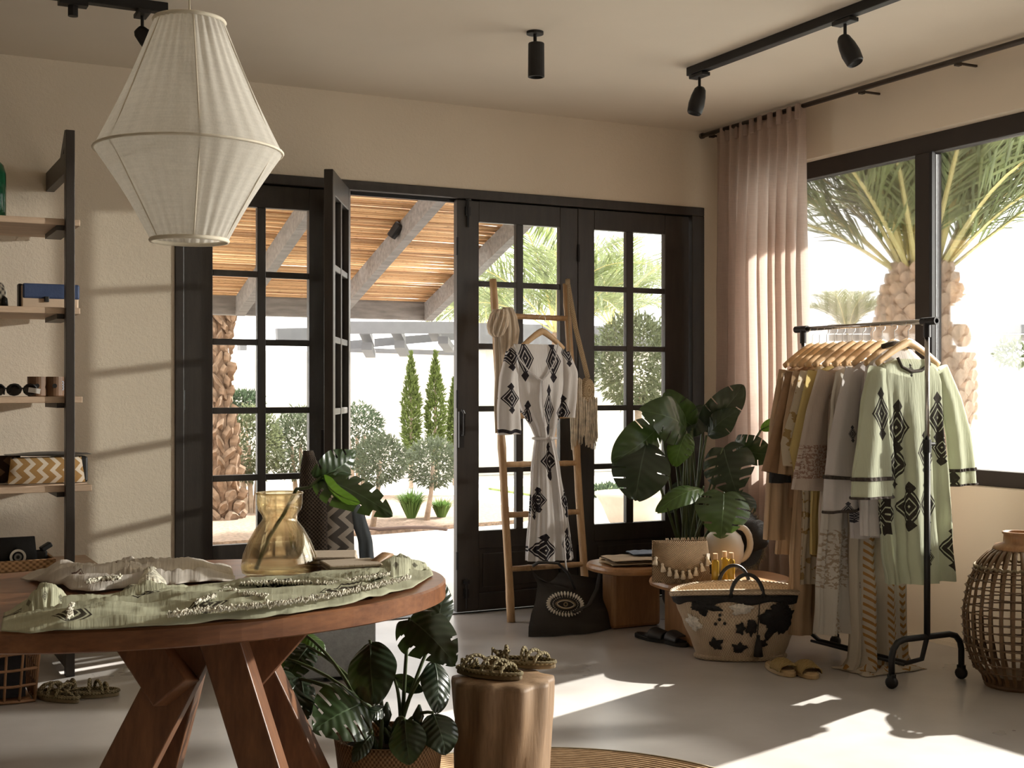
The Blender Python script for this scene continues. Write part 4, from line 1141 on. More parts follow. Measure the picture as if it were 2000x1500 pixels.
# cane storage basket under the shelf
MAT_RAT = plain('brown_rattan', (.26, .13, .06), .6, .3, 14, .3, 80)
bk = thing('storage_basket', 'open square-mesh rattan basket under the shelf', 'basket', (.45, 5.62, 0))
bx0, bx1, by0, by1, bh = .12, .70, 5.45, 5.82, .335
def bpt(s, t):     # around the basket, t 0..1 height
    f = .90 + .10 * t; cx, cy = (bx0 + bx1) / 2, (by0 + by1) / 2
    k = s % 4; e = int(k); w = k - e
    c = [(bx0, by0), (bx1, by0), (bx1, by1), (bx0, by1), (bx0, by0)]
    x = lerp(c[e][0], c[e + 1][0], w); y = lerp(c[e][1], c[e + 1][1], w)
    return Vector((cx + (x - cx) * f, cy + (y - cy) * f, .01 + t * bh))
for k in range(6):
    MB().tube([bpt(s / 6, k / 5 * .94) + Vector((0, 0, .004 * math.sin(s * 2 + k))) for s in range(24)], .006, 6, closed=True).build('ring_strand', MAT_RAT, bk, smooth=True)
for side, n in ((0, 9), (1, 6), (2, 9), (3, 6)):
    for k in range(n):
        s = side + k / n
        MB().tube([bpt(s, t / 4) for t in range(5)], .0055, 6).build('upright_strand', MAT_RAT, bk, smooth=True)
MB().tube([bpt(s / 6, 1) for s in range(24)], .013, 8, closed=True).build('rim', MAT_RAT, bk, smooth=True)
MB().bx(bx0 + .04, bx1 - .04, by0 + .03, by1 - .03, 0, .014).build('bottom', MAT_RAT, bk)
MAT_FLEECE = plain('dark_folded_textile', (.02, .018, .02), .95, .4, 20)
o = tag(MB().surf(lambda u, v: (lerp(bx0 + .06, bx1 - .06, u), lerp(by0 + .05, by1 - .05, v), .2 + .04 * nz(u * 5, v * 5) + .05 * math.sin(math.pi * u) * math.sin(math.pi * v)), 20, 14).surf(lambda u, v: (lerp(bx0 + .06, bx1 - .06, u), lerp(by0 + .05, by1 - .05, v), .02), 4, 4).surf(lambda u, v: (lerp(bx0 + .06, bx1 - .06, u), by0 + .05, lerp(.02, .2, v)), 20, 4).build('folded_throw', MAT_FLEECE, smooth=True), 'dark folded throw inside the square-mesh basket', 'throw')
MAT_ROPE = weave('olive_rope', (.13, .10, .05), (.36, .30, .18), 160, 160, .85, .8)
MAT_ROPE2 = plain('olive_brown_sole', (.20, .15, .085), .85, .2, 12, .3, 80)
def rope_sandal(loc, rz, label, group, s=1.0, seed=0):
    o = thing('rope_sandal', label, 'sandal', loc, rz, group=group)
    rr = random.Random(seed)
    def out(k):
        a = 2 * math.pi * k
        x = .128 * math.cos(a); w = .043 + .008 * math.cos(a)
        return x, w * math.sin(a) * (1 - .12 * math.cos(2 * a))
    pl_ = [out(k / 28) for k in range(28)]
    MB().prism([(x * s, y * s) for x, y in pl_], 0, .016 * s).build('sole', MAT_ROPE2, o, local=True, bevel=.004)
    MB().tube([(x * s * .98, y * s * .98, .022 * s) for x, y in pl_], .0075 * s, 8, closed=True).build('welt', MAT_ROPE, o, local=True, smooth=True)
    for k, x in enumerate((.075, .045, .01, -.055)):
        hh = (.032, .042, .048, .05)[k] * s; tw = rr.uniform(-.03, .03)
        MB().tube([((x + tw * math.cos(t)) * s, .046 * s * math.cos(t), .02 * s + hh * math.sin(t)) for t in [math.pi * q / 10 for q in range(11)]], .0068 * s, 8).build('strap', MAT_ROPE, o, local=True, smooth=True)
    pts = [(lerp(-.06, -.1, t / 12) * s + .02 * math.sin(t * 1.3) * s, (.03 * math.cos(t * 1.9)) * s, (.04 + .02 * math.sin(t * 2.3 + seed)) * s) for t in range(13)]
    MB().tube(pts, .006 * s, 7).build('ankle_tie', MAT_ROPE, o, local=True, smooth=True)
    return o
q = P(112, 1366, Z=0); rope_sandal(q, 2.1, 'coiled rope sandal on the floor beside the mesh basket', 'rope sandals on the floor', 1, 3)
q = P(170, 1360, Z=0); rope_sandal(q, -.35, 'coiled rope sandal on the floor nearer the table leg', 'rope sandals on the floor', 1, 4)

# ------------------------------------------------------------------ stump stool, its sandals, rug
MAT_STUMP = wood('brown_stump_wood', (.15, .088, .045), (.33, .215, .125), .6, (10, 10, .9), 2.4, .25)
ST = P(982, 1322, Z=.45); ST.z = 0
st = thing('stump_stool', 'fluted tree stump stool holding the rope sandals', 'stool', ST)
def flut(a, r, z, i):
    return r * (1 + .06 * math.sin(9 * a + 2.2 * math.sin(z * 9 + 1)) + .03 * math.sin(4 * a + z * 6) + .02 * nz(math.cos(a) * 2, math.sin(a) * 2, z * 3))
SRR = .137
MB().lathe([(SRR * .96, 0.006), (SRR * .98, .05), (SRR * .96, .15), (SRR * .95, .25), (SRR * .98, .35), (SRR * 1.0, .435), (SRR * .985, .447), (SRR * .6, .45), (0, .45)], 96, ST, fn=lambda a, r, z, i: flut(a, r, z, i) if i < 7 else r).build('trunk', MAT_STUMP, st, smooth=True)
q = P(955, 1322, Z=.45); rope_sandal(q + Vector((0, 0, .001)), -.95, 'braided olive rope sandal lying nearer on the stump', 'rope sandals on the stump', .8, 5)
q = P(1018, 1302, Z=.45); rope_sandal(q + Vector((0, 0, .001)), -.72, 'braided olive rope sandal lying behind on the stump', 'rope sandals on the stump', .8, 6)
MAT_JUTE = Mat('jute_rug'); x_, y_, z_ = MAT_JUTE.xyz()
rr_ = ((x_ * x_) + (y_ * y_))._m('POWER', .5)
hh_ = (rr_ * 300).sin() * .5 + .5
MAT_JUTE.col(MAT_JUTE.ramp(hh_ * .5 + MAT_JUTE.noise(30, 4, MAT_JUTE.coord('Object')) * .5, [(.2, (.12, .065, .03)), (.75, (.38, .25, .14))])).set(.95, 0, .1).bump(hh_, .8, .006)
RC = Vector((1.80, 3.25, 0))
rg = thing('jute_rug', 'round braided jute rug under the stump stool', 'rug', RC)
MB().lathe([(0, .001), (.74, .001), (.755, .006), (.75, .012), (0, .013)], 96).build('mat', MAT_JUTE.m, rg, local=True)
MB().tube([(.75 * math.cos(k * .0654), .75 * math.sin(k * .0654), .008) for k in range(96)], .008, 6, closed=True).build('braided_edge', MAT_ROPE2, rg, local=True, smooth=True)

# ------------------------------------------------------------------ bamboo ladder with scarf, dress and shoulder bag
MAT_BAM = wood('golden_bamboo', (.36, .20, .09), (.60, .39, .20), .42, (14, 14, 1.2), 3, .06)
LA = [Vector((3.183, 6.175, 0)), Vector((3.204, 6.44, 1.868))]
LB = [Vector((3.655, 6.175, 0)), Vector((3.672, 6.44, 1.86))]
ld = thing('bamboo_ladder', 'bamboo ladder leaning on the door leaf', 'ladder', (3.42, 6.18, 0))
def cane(a, b, r, name):
    n = 30; pts = []; rs = []
    for k in range(n + 1):
        t = k / n; p = lerp(a, b, t) + Vector((.004 * nz(t * 5, a.x), 0, 0)); pts.append(p)
        kn = max(0, 1 - abs(((t * (b - a).length / .27) % 1) - .5) * 14) ** 1
        rs.append(r * (1 + .16 * kn) * (1 - .1 * t))
    MB().tube(pts, rs, 12).build(name, MAT_BAM, ld, smooth=True)
cane(LA[0], LA[1], .0225, 'rail'); cane(LB[0], LB[1], .0225, 'rail')
for v in (1107, 1004, 907, 812, 614):
    t = (P(990, v, Y=6.3).z) / 1.868
    cane(lerp(LA[0], LA[1], t) + Vector((-.012, -.004, 0)), lerp(LB[0], LB[1], t) + Vector((.012, -.004, 0)), .016, 'rung')
def hanger(par, O, ax, w, mat, hook_r=.02, name='shoulder_bar'):
    """wooden coat hanger: O is where the hook meets the rail, ax the shoulder direction"""
    ax = Vector(ax).normalized(); top = O + Vector((0, 0, -.085))
    pts = []; rs = []
    for k in range(21):
        s = (k / 10 - 1); pts.append(top + ax * (s * w) + Vector((0, 0, -.095 * abs(s) ** 1.25 - .004))); rs.append(.013 - .004 * abs(s))
    bar_ = MB().tube(pts, rs, 8, flat=1.5).build(name, mat, par, smooth=True)
    nn = ax.cross(Vector((0, 0, 1)))
    hp_ = [top + Vector((0, 0, -.003)), top + Vector((0, 0, .05))] + [O + ax * (hook_r * math.sin(a)) + Vector((0, 0, -.006 + hook_r * (math.cos(a) - .72))) for a in [math.pi - .9 - k * .52 for k in range(8)]]
    MB().tube(hp_, .0018, 6).build('hook', MAT_STEEL, bar_, smooth=True)
    MB().tube([top + ax * (-w * .8) + Vector((0, 0, -.098)), top + ax * (w * .8) + Vector((0, 0, -.098))], .005, 6).build('trouser_bar', mat, par)
MAT_STEEL = plain('steel_wire', (.5, .5, .5), .3, .05, metal=1.0)
MAT_HANG = wood('beech_hanger', (.50, .31, .15), (.70, .48, .27), .4, (8, 8, 2))

def garment(par, O, rows, mat, name='body', nf=9, amp=.018, ax=(1, 0, 0), nu=112, nv=44, seed=0.0, gather=None, solid=.0):
    """hanging cloth tube; rows (z, left, right, half depth) measured along ax from O"""
    ax = Vector(ax).normalized(); nn = Vector((-ax.y, ax.x, 0))
    tab = [(-r[0], r[1], r[2], r[3]) for r in rows]
    z0, z1 = rows[0][0], rows[-1][0]
    def geo(u, v):
        z = lerp(z0, z1, v); l, r, d = interp(tab, -z); a = 2 * math.pi * u
        c, s = math.cos(a), math.sin(a)
        x = (l + r) / 2 + (r - l) / 2 * math.copysign(abs(c) ** .8, c)
        fa = amp * clamp(v * 2.2) * (.55 + .6 * v)
        wv = math.sin(nf * a + 2.1 * math.sin(a * 2 + seed) + 1.2 * v + seed) + .5 * math.sin(2.3 * nf * a + seed * 3 + v * 4)
        y = d * s + fa * wv * (abs(s) ** .5) + .010 * nz(x * 9 + seed, z * 7, s) * clamp(v * 4)
        x += fa * .35 * math.cos(nf * a + seed)
        return x, y, z
    def fn(u, v):
        x, y, z = geo(u, v); return Vector((O.x, O.y, 0)) + ax * x + nn * y + Vector((0, 0, z))
    def uv(u, v):
        x, y, z = geo(u, v); return (x, z)
    return MB().surf(fn, nu, nv, cu=True, uv=uv).build(name, mat, par, smooth=True)
def sleeve(par, O, path, mat, name='sleeve', ax=(1, 0, 0), nf=5, amp=.008, seed=0.0, bands=(), bmat=None):
    """path rows (x, z, y, half width, half depth) from shoulder to cuff"""
    ax = Vector(ax).normalized(); nn = Vector((-ax.y, ax.x, 0)); n = len(path)
    tab = [(k / (n - 1),) + tuple(p) for k, p in enumerate(path)]
    def geo(u, v):
        x, z, y, w, d = interp(tab, v); a = 2 * math.pi * u
        e = amp * (.2 + v) * math.sin(nf * a + seed + v * 2)
        x1, z1 = interp(tab, min(1, v + .05))[:2]; x0, z0 = interp(tab, max(0, v - .05))[:2]
        L = math.hypot(x1 - x0, z1 - z0) or 1; tx, tz = (x1 - x0) / L, (z1 - z0) / L
        c, s = math.cos(a) * w, math.sin(a) * d + e
        return x + tz * -c, y + s, z + tx * c
    def fn(u, v):
        x, y, z = geo(u, v); return Vector((O.x, O.y, 0)) + ax * x + nn * y + Vector((0, 0, z))
    def uv(u, v):
        x, y, z = geo(u, v); return (x, z)
    for b0, b1 in bands:
        def bf(u, v):
            k = lerp(b0, b1, v); p = fn(u, k); x, z, y = interp(tab, k)[:3]
            c = Vector((O.x, O.y, 0)) + ax * x + nn * y + Vector((0, 0, z))
            return p + (p - c).normalized() * (.005 + .004 * math.sin(u * 150) * math.sin(math.pi * v)) 
        MB().surf(bf, 120, 3, cu=True).build('crochet_band', bmat, par, smooth=True)
    return MB().surf(fn, 40, 22, cu=True, uv=uv).build(name, mat, par, smooth=True)

# white embroidered dress
YD = 6.11
def dx(u, v): return P(u, v, Y=YD)
DO = dx(1046, 640); DO0 = Vector((DO.x, YD, 0))
mot = []
for u, v, a, b in ((1018, 700, 14, 36), (1072, 706, 14, 34), (992, 695, 14, 24), (1103, 690, 12, 22), (1025, 822, 10, 32), (1062, 800, 10, 40), (1092, 806, 13, 30), (987, 778, 15, 24), (1064, 900, 13, 30), (1098, 975, 12, 30), (1045, 975, 9, 20), (1052, 1072, 21, 26), (1096, 1060, 9, 26), (1114, 1070, 7, 20), (1040, 990, 6, 20)):
    c = dx(u, v); k = (P(u + 10, v, Y=YD) - c).x / 10; kz = .00270
    mot.append((c.x - DO.x, c.z, a * k * 1.1, b * kz))
MAT_DRESS = cloth('white_gauze_black_embroidery', (.80, .765, .74), (.035, .03, .035), mot, trans=.35)
dr = thing('embroidered_dress', 'long white belted dress with black embroidery hanging on the ladder', 'dress', (DO.x, YD, 0))
def row(v, ul, ur, d): a, b = dx(ul, v), dx(ur, v); return (a.z, a.x - DO.x, b.x - DO.x, d)
garment(dr, DO0, [row(672, 1006, 1090, .03), row(684, 992, 1102, .045), row(705, 988, 1108, .055), row(750, 1000, 1106, .06), row(800, 1018, 1096, .055), row(838, 1040, 1084, .045), row(856, 1047, 1080, .035), row(874, 1044, 1084, .04), row(920, 1040, 1092, .05), row(1000, 1036, 1106, .06), row(1096, 1030, 1118, .07)], MAT_DRESS, 'body', 8, .016, seed=1.3)
def srow(u, v, w, d, y=0): c = dx(u, v); return (c.x - DO.x, c.z, y, w, d)
MAT_SLV = cloth('white_gauze_sleeve', (.80, .765, .74), (.035, .03, .035), mot, bands=((dx(980, 846).z, dx(980, 839).z),), trans=.35)
sleeve(dr, DO0, [srow(1002, 690, .04, .04), srow(990, 740, .05, .045, -.02), srow(988, 800, .062, .05, -.03), srow(990, 848, .066, .05, -.03)], MAT_SLV, seed=.4)
sleeve(dr, DO0, [srow(1098, 690, .04, .04), srow(1108, 730, .05, .045, -.02), srow(1108, 780, .05, .045, -.01), srow(1106, 815, .05, .045, 0)], MAT_SLV, seed=2.4)
MAT_INKB = weave('black_braid', (.02, .018, .02), (.55, .5, .47), 260, 260, .9, .3)
f = -.062
nk = [(1004, 672), (1014, 700), (1030, 722), (1048, 736), (1060, 744)]
def trim(pts, r, name, yy=f): MB().tube([P(u, v, Y=YD + yy - .004 * k) for k, (u, v) in enumerate(pts)], r, 6, flat=.35).build(name, MAT_INKB, dr)
trim(nk, .008, 'neck_braid'); trim([(1090, 672), (1084, 705), (1072, 728), (1060, 744)], .008, 'neck_braid')
trim([(1060, 744), (1061, 790), (1064, 832)], .011, 'front_braid', -.075)
MB().tube([P(u, v, Y=YD + (.035 if 0 < k < 5 else 0)) for k, (u, v) in enumerate(((1004, 672), (1018, 678), (1036, 681), (1060, 681), (1078, 677), (1090, 672)))], .007, 6, flat=.4).build('collar_braid', MAT_INKB, dr)
MAT_BELT = cloth('white_belt', (.78, .74, .72), trans=.2)
bz = dx(1063, 856); bl, br_ = dx(1046, 856).x, dx(1081, 856).x
MB().tube([((bl + br_) / 2 + (br_ - bl) * .56 * math.cos(k * .393), YD + .046 * math.sin(k * .393), bz.z) for k in range(16)], .011, 8, closed=True, flat=.7).build('belt', MAT_BELT, dr, smooth=True)
MB().tube([dx(1066, 854) + Vector((0, -.055, 0)), dx(1072, 900) + Vector((0, -.075, 0)), dx(1084, 1000) + Vector((0, -.08, 0)), dx(1090, 1100) + Vector((0, -.085, 0)), dx(1094, 1118) + Vector((0, -.085, 0))], [.009, .012, .011, .012, .012], 8, flat=.3).build('belt_tail', MAT_BELT, dr, smooth=True)
MB().lathe([(0, -.012), (.012, -.008), (.014, 0), (.012, .008), (0, .012)], 10, dx(1066, 856) + Vector((0, -.055, 0))).build('belt_knot', MAT_BELT, dr, smooth=True)
hg = thing('wooden_hanger', 'wooden coat hanger carrying the white dress on the ladder', 'hanger', (DO.x, YD, dx(1046, 615).z))
ho = P(1044, 617, Y=6.33); ho.y = 6.24; ho.z = P(1044, 615, Y=6.24).z
hanger(hg, ho, (1, 0, 0), .135, MAT_HANG)

# scarf draped over the ladder rail
MAT_SCARF = plain('cream_crinkled_scarf', (.60, .49, .37), .9, .35, 9, .6, 60, stretch=(9, 9, .5))
sc_ = thing('cream_scarf', 'cream crinkled scarf knotted over the ladder rail', 'scarf', P(975, 640, Y=6.3))
def scarf(rows, Y, d, name, n=7, tw=0.0):
    z = [(-P(r[1], r[0], Y=Y).z, P(r[1], r[0], Y=Y).x, P(r[2], r[0], Y=Y).x) for r in rows]
    def fn(u, v):
        zz = lerp(z[0][0], z[-1][0], v); l, r = interp(z, zz); a = 2 * math.pi * u
        e = 1 + .16 * math.sin(n * a + tw * v)
        return ((l + r) / 2 + (r - l) / 2 * math.cos(a) * e, Y + d * math.sin(a) * e * math.sin(math.pi * clamp(.1 + v * .85)) ** .4, -zz)
    MB().surf(fn, 80, 22, cu=True).build(name, MAT_SCARF, sc_, smooth=True)
scarf([(604, 966, 988), (615, 960, 990), (635, 955, 988), (650, 957, 982), (658, 964, 976)], 6.29, .055, 'knot', 11, 4.0)
scarf([(600, 982, 1000), (620, 984, 1008), (645, 984, 1012), (668, 984, 1010), (690, 982, 1004)], 6.33, .03, 'drape', 8)
scarf([(655, 966, 984), (720, 968, 990), (800, 966, 990), (846, 968, 988)], 6.34, .025, 'drape', 6)

# straw shoulder bag hung on the other rail
MAT_STRAW = weave('pale_straw', (.30, .21, .12), (.64, .50, .33), 150, 150, .85, .7)
MAT_FRINGE = plain('cream_fringe', (.66, .57, .45), .95, .3, 30, .5, 90)
YBG = 6.30
bgp = P(1150, 800, Y=YBG)
bg_ = thing('straw_shoulder_bag', 'round straw shoulder bag with long cream fringe on the ladder rail', 'bag', bgp)
tp = P(1107, 550, Y=6.42)
MB().tube([tp + Vector((-.01, -.03, -.02)), P(1114, 700, Y=6.33), P(1122, 760, Y=YBG), P(1128, 790, Y=YBG)], .014, 8, flat=.35).build('strap', MAT_STRAW, bg_, smooth=True)
MB().tube([tp + Vector((-.012, -.03, -.02)), tp + Vector((.0, -.01, .012)), tp + Vector((.012, .01, -.01)), P(1124, 640, Y=6.36), P(1140, 705, Y=6.33), P(1148, 738, Y=YBG)], .014, 8, flat=.35).build('strap', MAT_STRAW, bg_, smooth=True)
m = MB()
cB = P(1146, 768, Y=YBG)
m.lathe([(0, -.022), (.05, -.02), (.062, -.008), (.062, .008), (.05, .02), (0, .022)], 28).xf(Matrix.Translation(cB) @ Matrix.Diagonal((.72, 1, 1.45, 1)) @ Euler((math.pi / 2, 0, 0)).to_matrix().to_4x4())
m.build('body', MAT_STRAW, bg_, smooth=True)
MB().lathe([(0, -.004), (.045, -.003), (.05, 0), (.045, .003), (0, .004)], 24).xf(Matrix.Translation(cB + Vector((0, -.024, .015))) @ Matrix.Diagonal((.75, 1, 1.4, 1)) @ Euler((math.pi / 2, 0, 0)).to_matrix().to_4x4()).build('flap', MAT_STRAW, bg_, smooth=True)
def fringe(u0, u1, v0, v1a, v1b, name, n, Y=YBG):
    m = MB()
    for k in range(n):
        t = (k + R.random()) / n; u = lerp(u0, u1, t); a = P(u, v0 + R.uniform(-3, 3), Y=Y - R.uniform(0, .03))
        b = P(u + R.uniform(-3, 3), lerp(v1a, v1b, t) + R.uniform(-12, 8), Y=Y - R.uniform(0, .03))
        mid = (a + b) / 2 + Vector((R.uniform(-.006, .006), R.uniform(-.006, .006), 0))
        m.tube([a, mid, b], [.0035, .0045, .002], 4)
    m.build(name, MAT_FRINGE, bg_)['kind'] = 'stuff'
fringe(1116, 1136, 740, 872, 862, 'fringe', 60)
fringe(1130, 1166, 778, 850, 862, 'fringe', 90)
fringe(1145, 1162, 830, 868, 872, 'fringe', 26)

# ------------------------------------------------------------------ black tote with cowrie eye
MAT_TOTE = plain('black_linen_tote', (.028, .024, .021), .85, .3, 6, .4, 160)
YT = 5.93
tt = thing('black_tote', 'large black linen tote with a shell eye leaning below the ladder', 'bag', P(1112, 1230, Z=0))
trow = [(1100, 1034, 1085), (1118, 1040, 1178), (1140, 1050, 1192), (1170, 1046, 1194), (1205, 1036, 1196), (1228, 1032, 1198)]
def tq(u, v, y):
    return P(u, v, Y=y)
def tote(sg):
    def f(u, v):
        l, r = interp(trow, lerp(1102, 1230, v))
        topv = 1104 + 26 * math.sin(math.pi * u) ** .8 + 14 * u
        vv = lerp(topv, 1230, v)
        e = math.sin(math.pi * clamp(u * .94 + .03)) ** .5
        y = YT - .14 * v + sg * (.05 + .05 * v) * e + .012 * nz(u * 5, v * 4, sg) + .01 * math.sin(u * 8 + v * 5)
        p = P(lerp(l, r, u), vv, Y=y); p.z = max(.004, p.z) if v < .98 else .004
        return p
    return f
MB().surf(tote(-1), 34, 22).surf(tote(1), 34, 22).build('body', MAT_TOTE, tt, smooth=True)
MB().tube([P(1040, 1106, Y=5.88), P(1052, 1098, Y=5.87), P(1090, 1100, Y=5.86), P(1110, 1120, Y=5.85), P(1124, 1150, Y=5.80)], .02, 8, flat=.35).build('handle', MAT_TOTE, tt, smooth=True)
MB().tube([P(1120, 1196, Y=5.72), P(1150, 1182, Y=5.72), P(1166, 1150, Y=5.74), P(1172, 1120, Y=5.78), P(1184, 1112, Y=5.82), P(1192, 1140, Y=5.82)], .016, 8, flat=.4).build('handle', MAT_TOTE, tt, smooth=True)
EC = P(1104, 1180, Y=5.74)
ea, eb = Vector((.093, -.012, -.012)), Vector((0, -.012, .056))
shell = MB().lathe([(0, -.013), (.004, -.009), (.0062, 0), (.004, .009), (0, .013)], 8).mesh('cowrie', MAT_EYEW, True)
W_ = wmat(tt).inverted()
for k in range(34):
    a = 2 * math.pi * k / 34
    p = EC + ea * math.cos(a) + eb * math.sin(a)
    piece('cowrie_shell', shell, tt, W_ @ p, (0, math.atan2(math.cos(a) * .8, math.sin(a)), 0), (1, 1, 1))
bead = MB().lathe([(0, -.003), (.003, 0), (0, .003)], 6).mesh('bead', MAT_EYEW, True)
for k in range(30):
    a = 2 * math.pi * k / 30; p = EC + ea * (.74 * math.cos(a)) + eb * (.70 * math.sin(a)) + Vector((0, -.003, 0))
    piece('bead', bead, tt, W_ @ p)
def eye(s, t, r, mat, nm, pw=1.0):
    pts = []
    for k in range(40):
        a = 2 * math.pi * k / 40; c, sn = math.cos(a), math.sin(a)
        pts.append(EC + ea * (s * c) + eb * (t * math.copysign(abs(sn) ** pw, sn)) + Vector((0, -.005, 0)))
    MB().tube(pts, r, 6, closed=True).build(nm, mat, tt)
MAT_GOLD = plain('dull_gold_thread', (.30, .22, .12), .5, .1)
eye(.58, .42, .0025, MAT_GOLD, 'eye_outline', 1.5); eye(.5, .34, .0018, MAT_EYEW, 'eye_outline', 1.5); eye(.10, .17, .003, MAT_GOLD, 'pupil')

# ------------------------------------------------------------------ two low wooden side tables and what stands on them
MAT_OAK = wood('honey_oak', (.27, .13, .055), (.50, .28, .13), .38, (1.2, 9, 9), 2.4, .05)
MAT_OAKV = wood('honey_oak_block', (.24, .11, .045), (.44, .24, .11), .4, (9, 9, 1.1), 2.4, .05)
def slab_table(c, rx, ry, z, legs, label, rz=0.0):
    o = thing('side_table', label, 'table', (c[0], c[1], 0), rz, group='low wooden side tables')
    n = 72; rings = []
    for s, zz in ((.94, z - .042), (.985, z - .036), (1.0, z - .022), (.99, z - .008), (.965, z)):
        rings.append([(rx * s * math.copysign(abs(math.cos(a)) ** .7, math.cos(a)), ry * s * math.copysign(abs(math.sin(a)) ** .7, math.sin(a)), zz) for a in [2 * math.pi * k / n for k in range(n)]])
    vs = [p for r in rings for p in r]
    fs = [(i * n + j, i * n + (j + 1) % n, (i + 1) * n + (j + 1) % n, (i + 1) * n + j) for i in range(4) for j in range(n)] + [tuple(range(n - 1, -1, -1)), tuple(range(4 * n, 5 * n))]
    MB().add(vs, fs).build('top', MAT_OAK, o, local=True, smooth=False)
    for x, y, w, d in legs:
        MB().bx(x - w / 2, x + w / 2, y - d / 2, y + d / 2, 0, z - .04).build('leg', MAT_OAKV, o, local=True, bevel=.02)
    return o
ZA, ZB = .345, .315
TA = Vector((3.73, 5.73, 0)); TBc = Vector((3.88, 5.25, 0))
slab_table(TA, .29, .22, ZA, ((-.03, .06, .30, .12),), 'low oak side table with a block leg beside the black tote')
slab_table(TBc, .35, .25, ZB, ((-.20, .02, .06, .30), (.22, .02, .06, .28)), 'low oak side table behind the straw basket', -.12)
# folded cloths
def blanket(c, w, d, n, h, mat, name, label, rz, cat='cloth'):
    o = thing(name, label, cat, c, rz)
    for k in range(n):
        z0 = k * h
        def fn(sg):
            def f(u, v):
                e = (math.sin(math.pi * clamp(u, .001, .999)) * math.sin(math.pi * clamp(v, .001, .999))) ** .18
                return ((u - .5) * w * (1 - .04 * k), (v - .5) * d * (1 - .03 * k), z0 + h * .5 + sg * h * .48 * e + .003 * nz(u * 6 + k, v * 5, sg))
            return f
        MB().surf(fn(1), 22, 14).surf(fn(-1), 22, 14).build('fold', mat, o, local=True, smooth=True)
    return o
MAT_SAND = plain('sand_linen', (.50, .395, .28), .9, .15, 10, .3, 120)
MAT_BLUEC = plain('washed_blue_cotton', (.20, .24, .32), .9, .3, 9, .2, 90)
c = P(1236, 1102, Z=ZA); c.z = ZA
o = blanket(c + Vector((0.02, 0, .001)), .33, .24, 2, .02, MAT_SAND, 'folded_linen', 'folded sand-coloured linen on the oak table by the tote', -.25)
MB().tube([(-.15, -.07, .01), (-.19, -.05, .024), (-.2, -.01, .016), (-.185, .03, .03), (-.16, .04, .02)], .006, 7).build('cord', MAT_SAND, o, local=True, smooth=True)
blanket(c + Vector((.10, .03, .042)), .18, .15, 1, .018, MAT_BLUEC, 'blue_cloth', 'small blue folded cloth lying on the sand-coloured linen', -.3)
# straw clutch with tassels
MAT_JUTEB = weave('brown_jute_crochet', (.16, .095, .05), (.42, .30, .19), 190, 150, .9, .9, .45)
MAT_TASS = plain('cream_cotton_tassel', (.64, .55, .43), .95, .2, 30, .5, 120)
a, b = P(1274, 1128, Y=5.24), P(1388, 1144, Y=5.12)
zc0 = ZA + .002
cl = thing('jute_clutch', 'brown crocheted jute clutch trimmed with cream tassels', 'bag', ((a.x + b.x) / 2, 5.2, ZB))
axb = Vector((b.x - a.x, b.y - a.y, 0)); WB = axb.length; axb.normalize(); nb = Vector((-axb.y, axb.x, 0))
HB = .195; ob = Vector((a.x, a.y, ZB + .004))
def cf(sg):
    def f(u, v):
        e = math.sin(math.pi * clamp(u * .96 + .02)) ** .5 * math.sin(math.pi * clamp(.25 + v * .6)) ** .5
        return ob + axb * (u * WB * (1 - .06 * v) + .03 * WB * v) + nb * (.06 * v + sg * .035 * e) + Vector((0, 0, v * HB))
    return f
uvc = lambda u, v: (u * WB, v * HB)
MB().surf(cf(-1), 24, 16, uv=uvc).surf(cf(1), 24, 16, uv=uvc).build('body', MAT_JUTEB, cl, smooth=True)
def flapf(u, v):
    dv = 1 - v * (.30 + .42 * math.sin(math.pi * u) ** .7)
    return Vector(cf(-1)(u, dv)) - nb * (.008 + .004 * v)
MB().surf(flapf, 24, 10, uv=uvc).build('flap', MAT_JUTEB, cl, smooth=True, solid=.006)
tas = MB().lathe([(0, .016), (.006, .014), (.008, .008), (.006, .003), (.011, -.012), (.013, -.026), (0, -.026)], 12).mesh('tassel', MAT_TASS, True)
Wi = wmat(cl).inverted()
for k in range(9):
    u = .04 + .92 * k / 8; piece('tassel', tas, cl, Wi @ (flapf(u, 1.0) - nb * .012 + Vector((0, 0, -.008))), (R.uniform(-.2, .2), R.uniform(-.3, .3), 0))
MB().box(Wi @ (cf(-1)(.97, .55) - nb * .012), (.018, .004, .06), (0, .1, 0)).build('price_tag', MAT_TAG, cl, local=True)
# three oil bottles with corks
def oil():
    m = Mat('golden_oil_glass'); m.col((.70, .46, .07)).set(.06, 0, .5)
    m.b.inputs['Transmission Weight'].default_value = .55; m.b.inputs['IOR'].default_value = 1.3; return m.m
MAT_OIL = oil(); MAT_CORK = plain('pale_wood_stopper', (.55, .36, .20), .6, .15)
bt = MB().lathe([(0, 0), (.0165, 0), (.018, .002), (.018, .108), (.015, .114), (.010, .117), (.010, .122), (0, .122)], 20).mesh('bottle_body', MAT_OIL, True)
ck = MB().lathe([(0, .12), (.0115, .12), (.0115, .148), (0, .148)], 16).mesh('stopper', MAT_CORK)
for u, v, lab in ((1397, 1141, 'golden oil bottle with wood stopper nearest the jute clutch'), (1415, 1136, 'golden oil bottle with wood stopper in the middle, slightly behind'), (1428, 1139, 'golden oil bottle with wood stopper nearest the ceramic vase')):
    p = P(u, v, Z=ZB); o = thing('oil_bottle', lab, 'bottle', (p.x, p.y, ZB), group='three golden oil bottles')
    piece('stopper', ck, piece('body', bt, o))
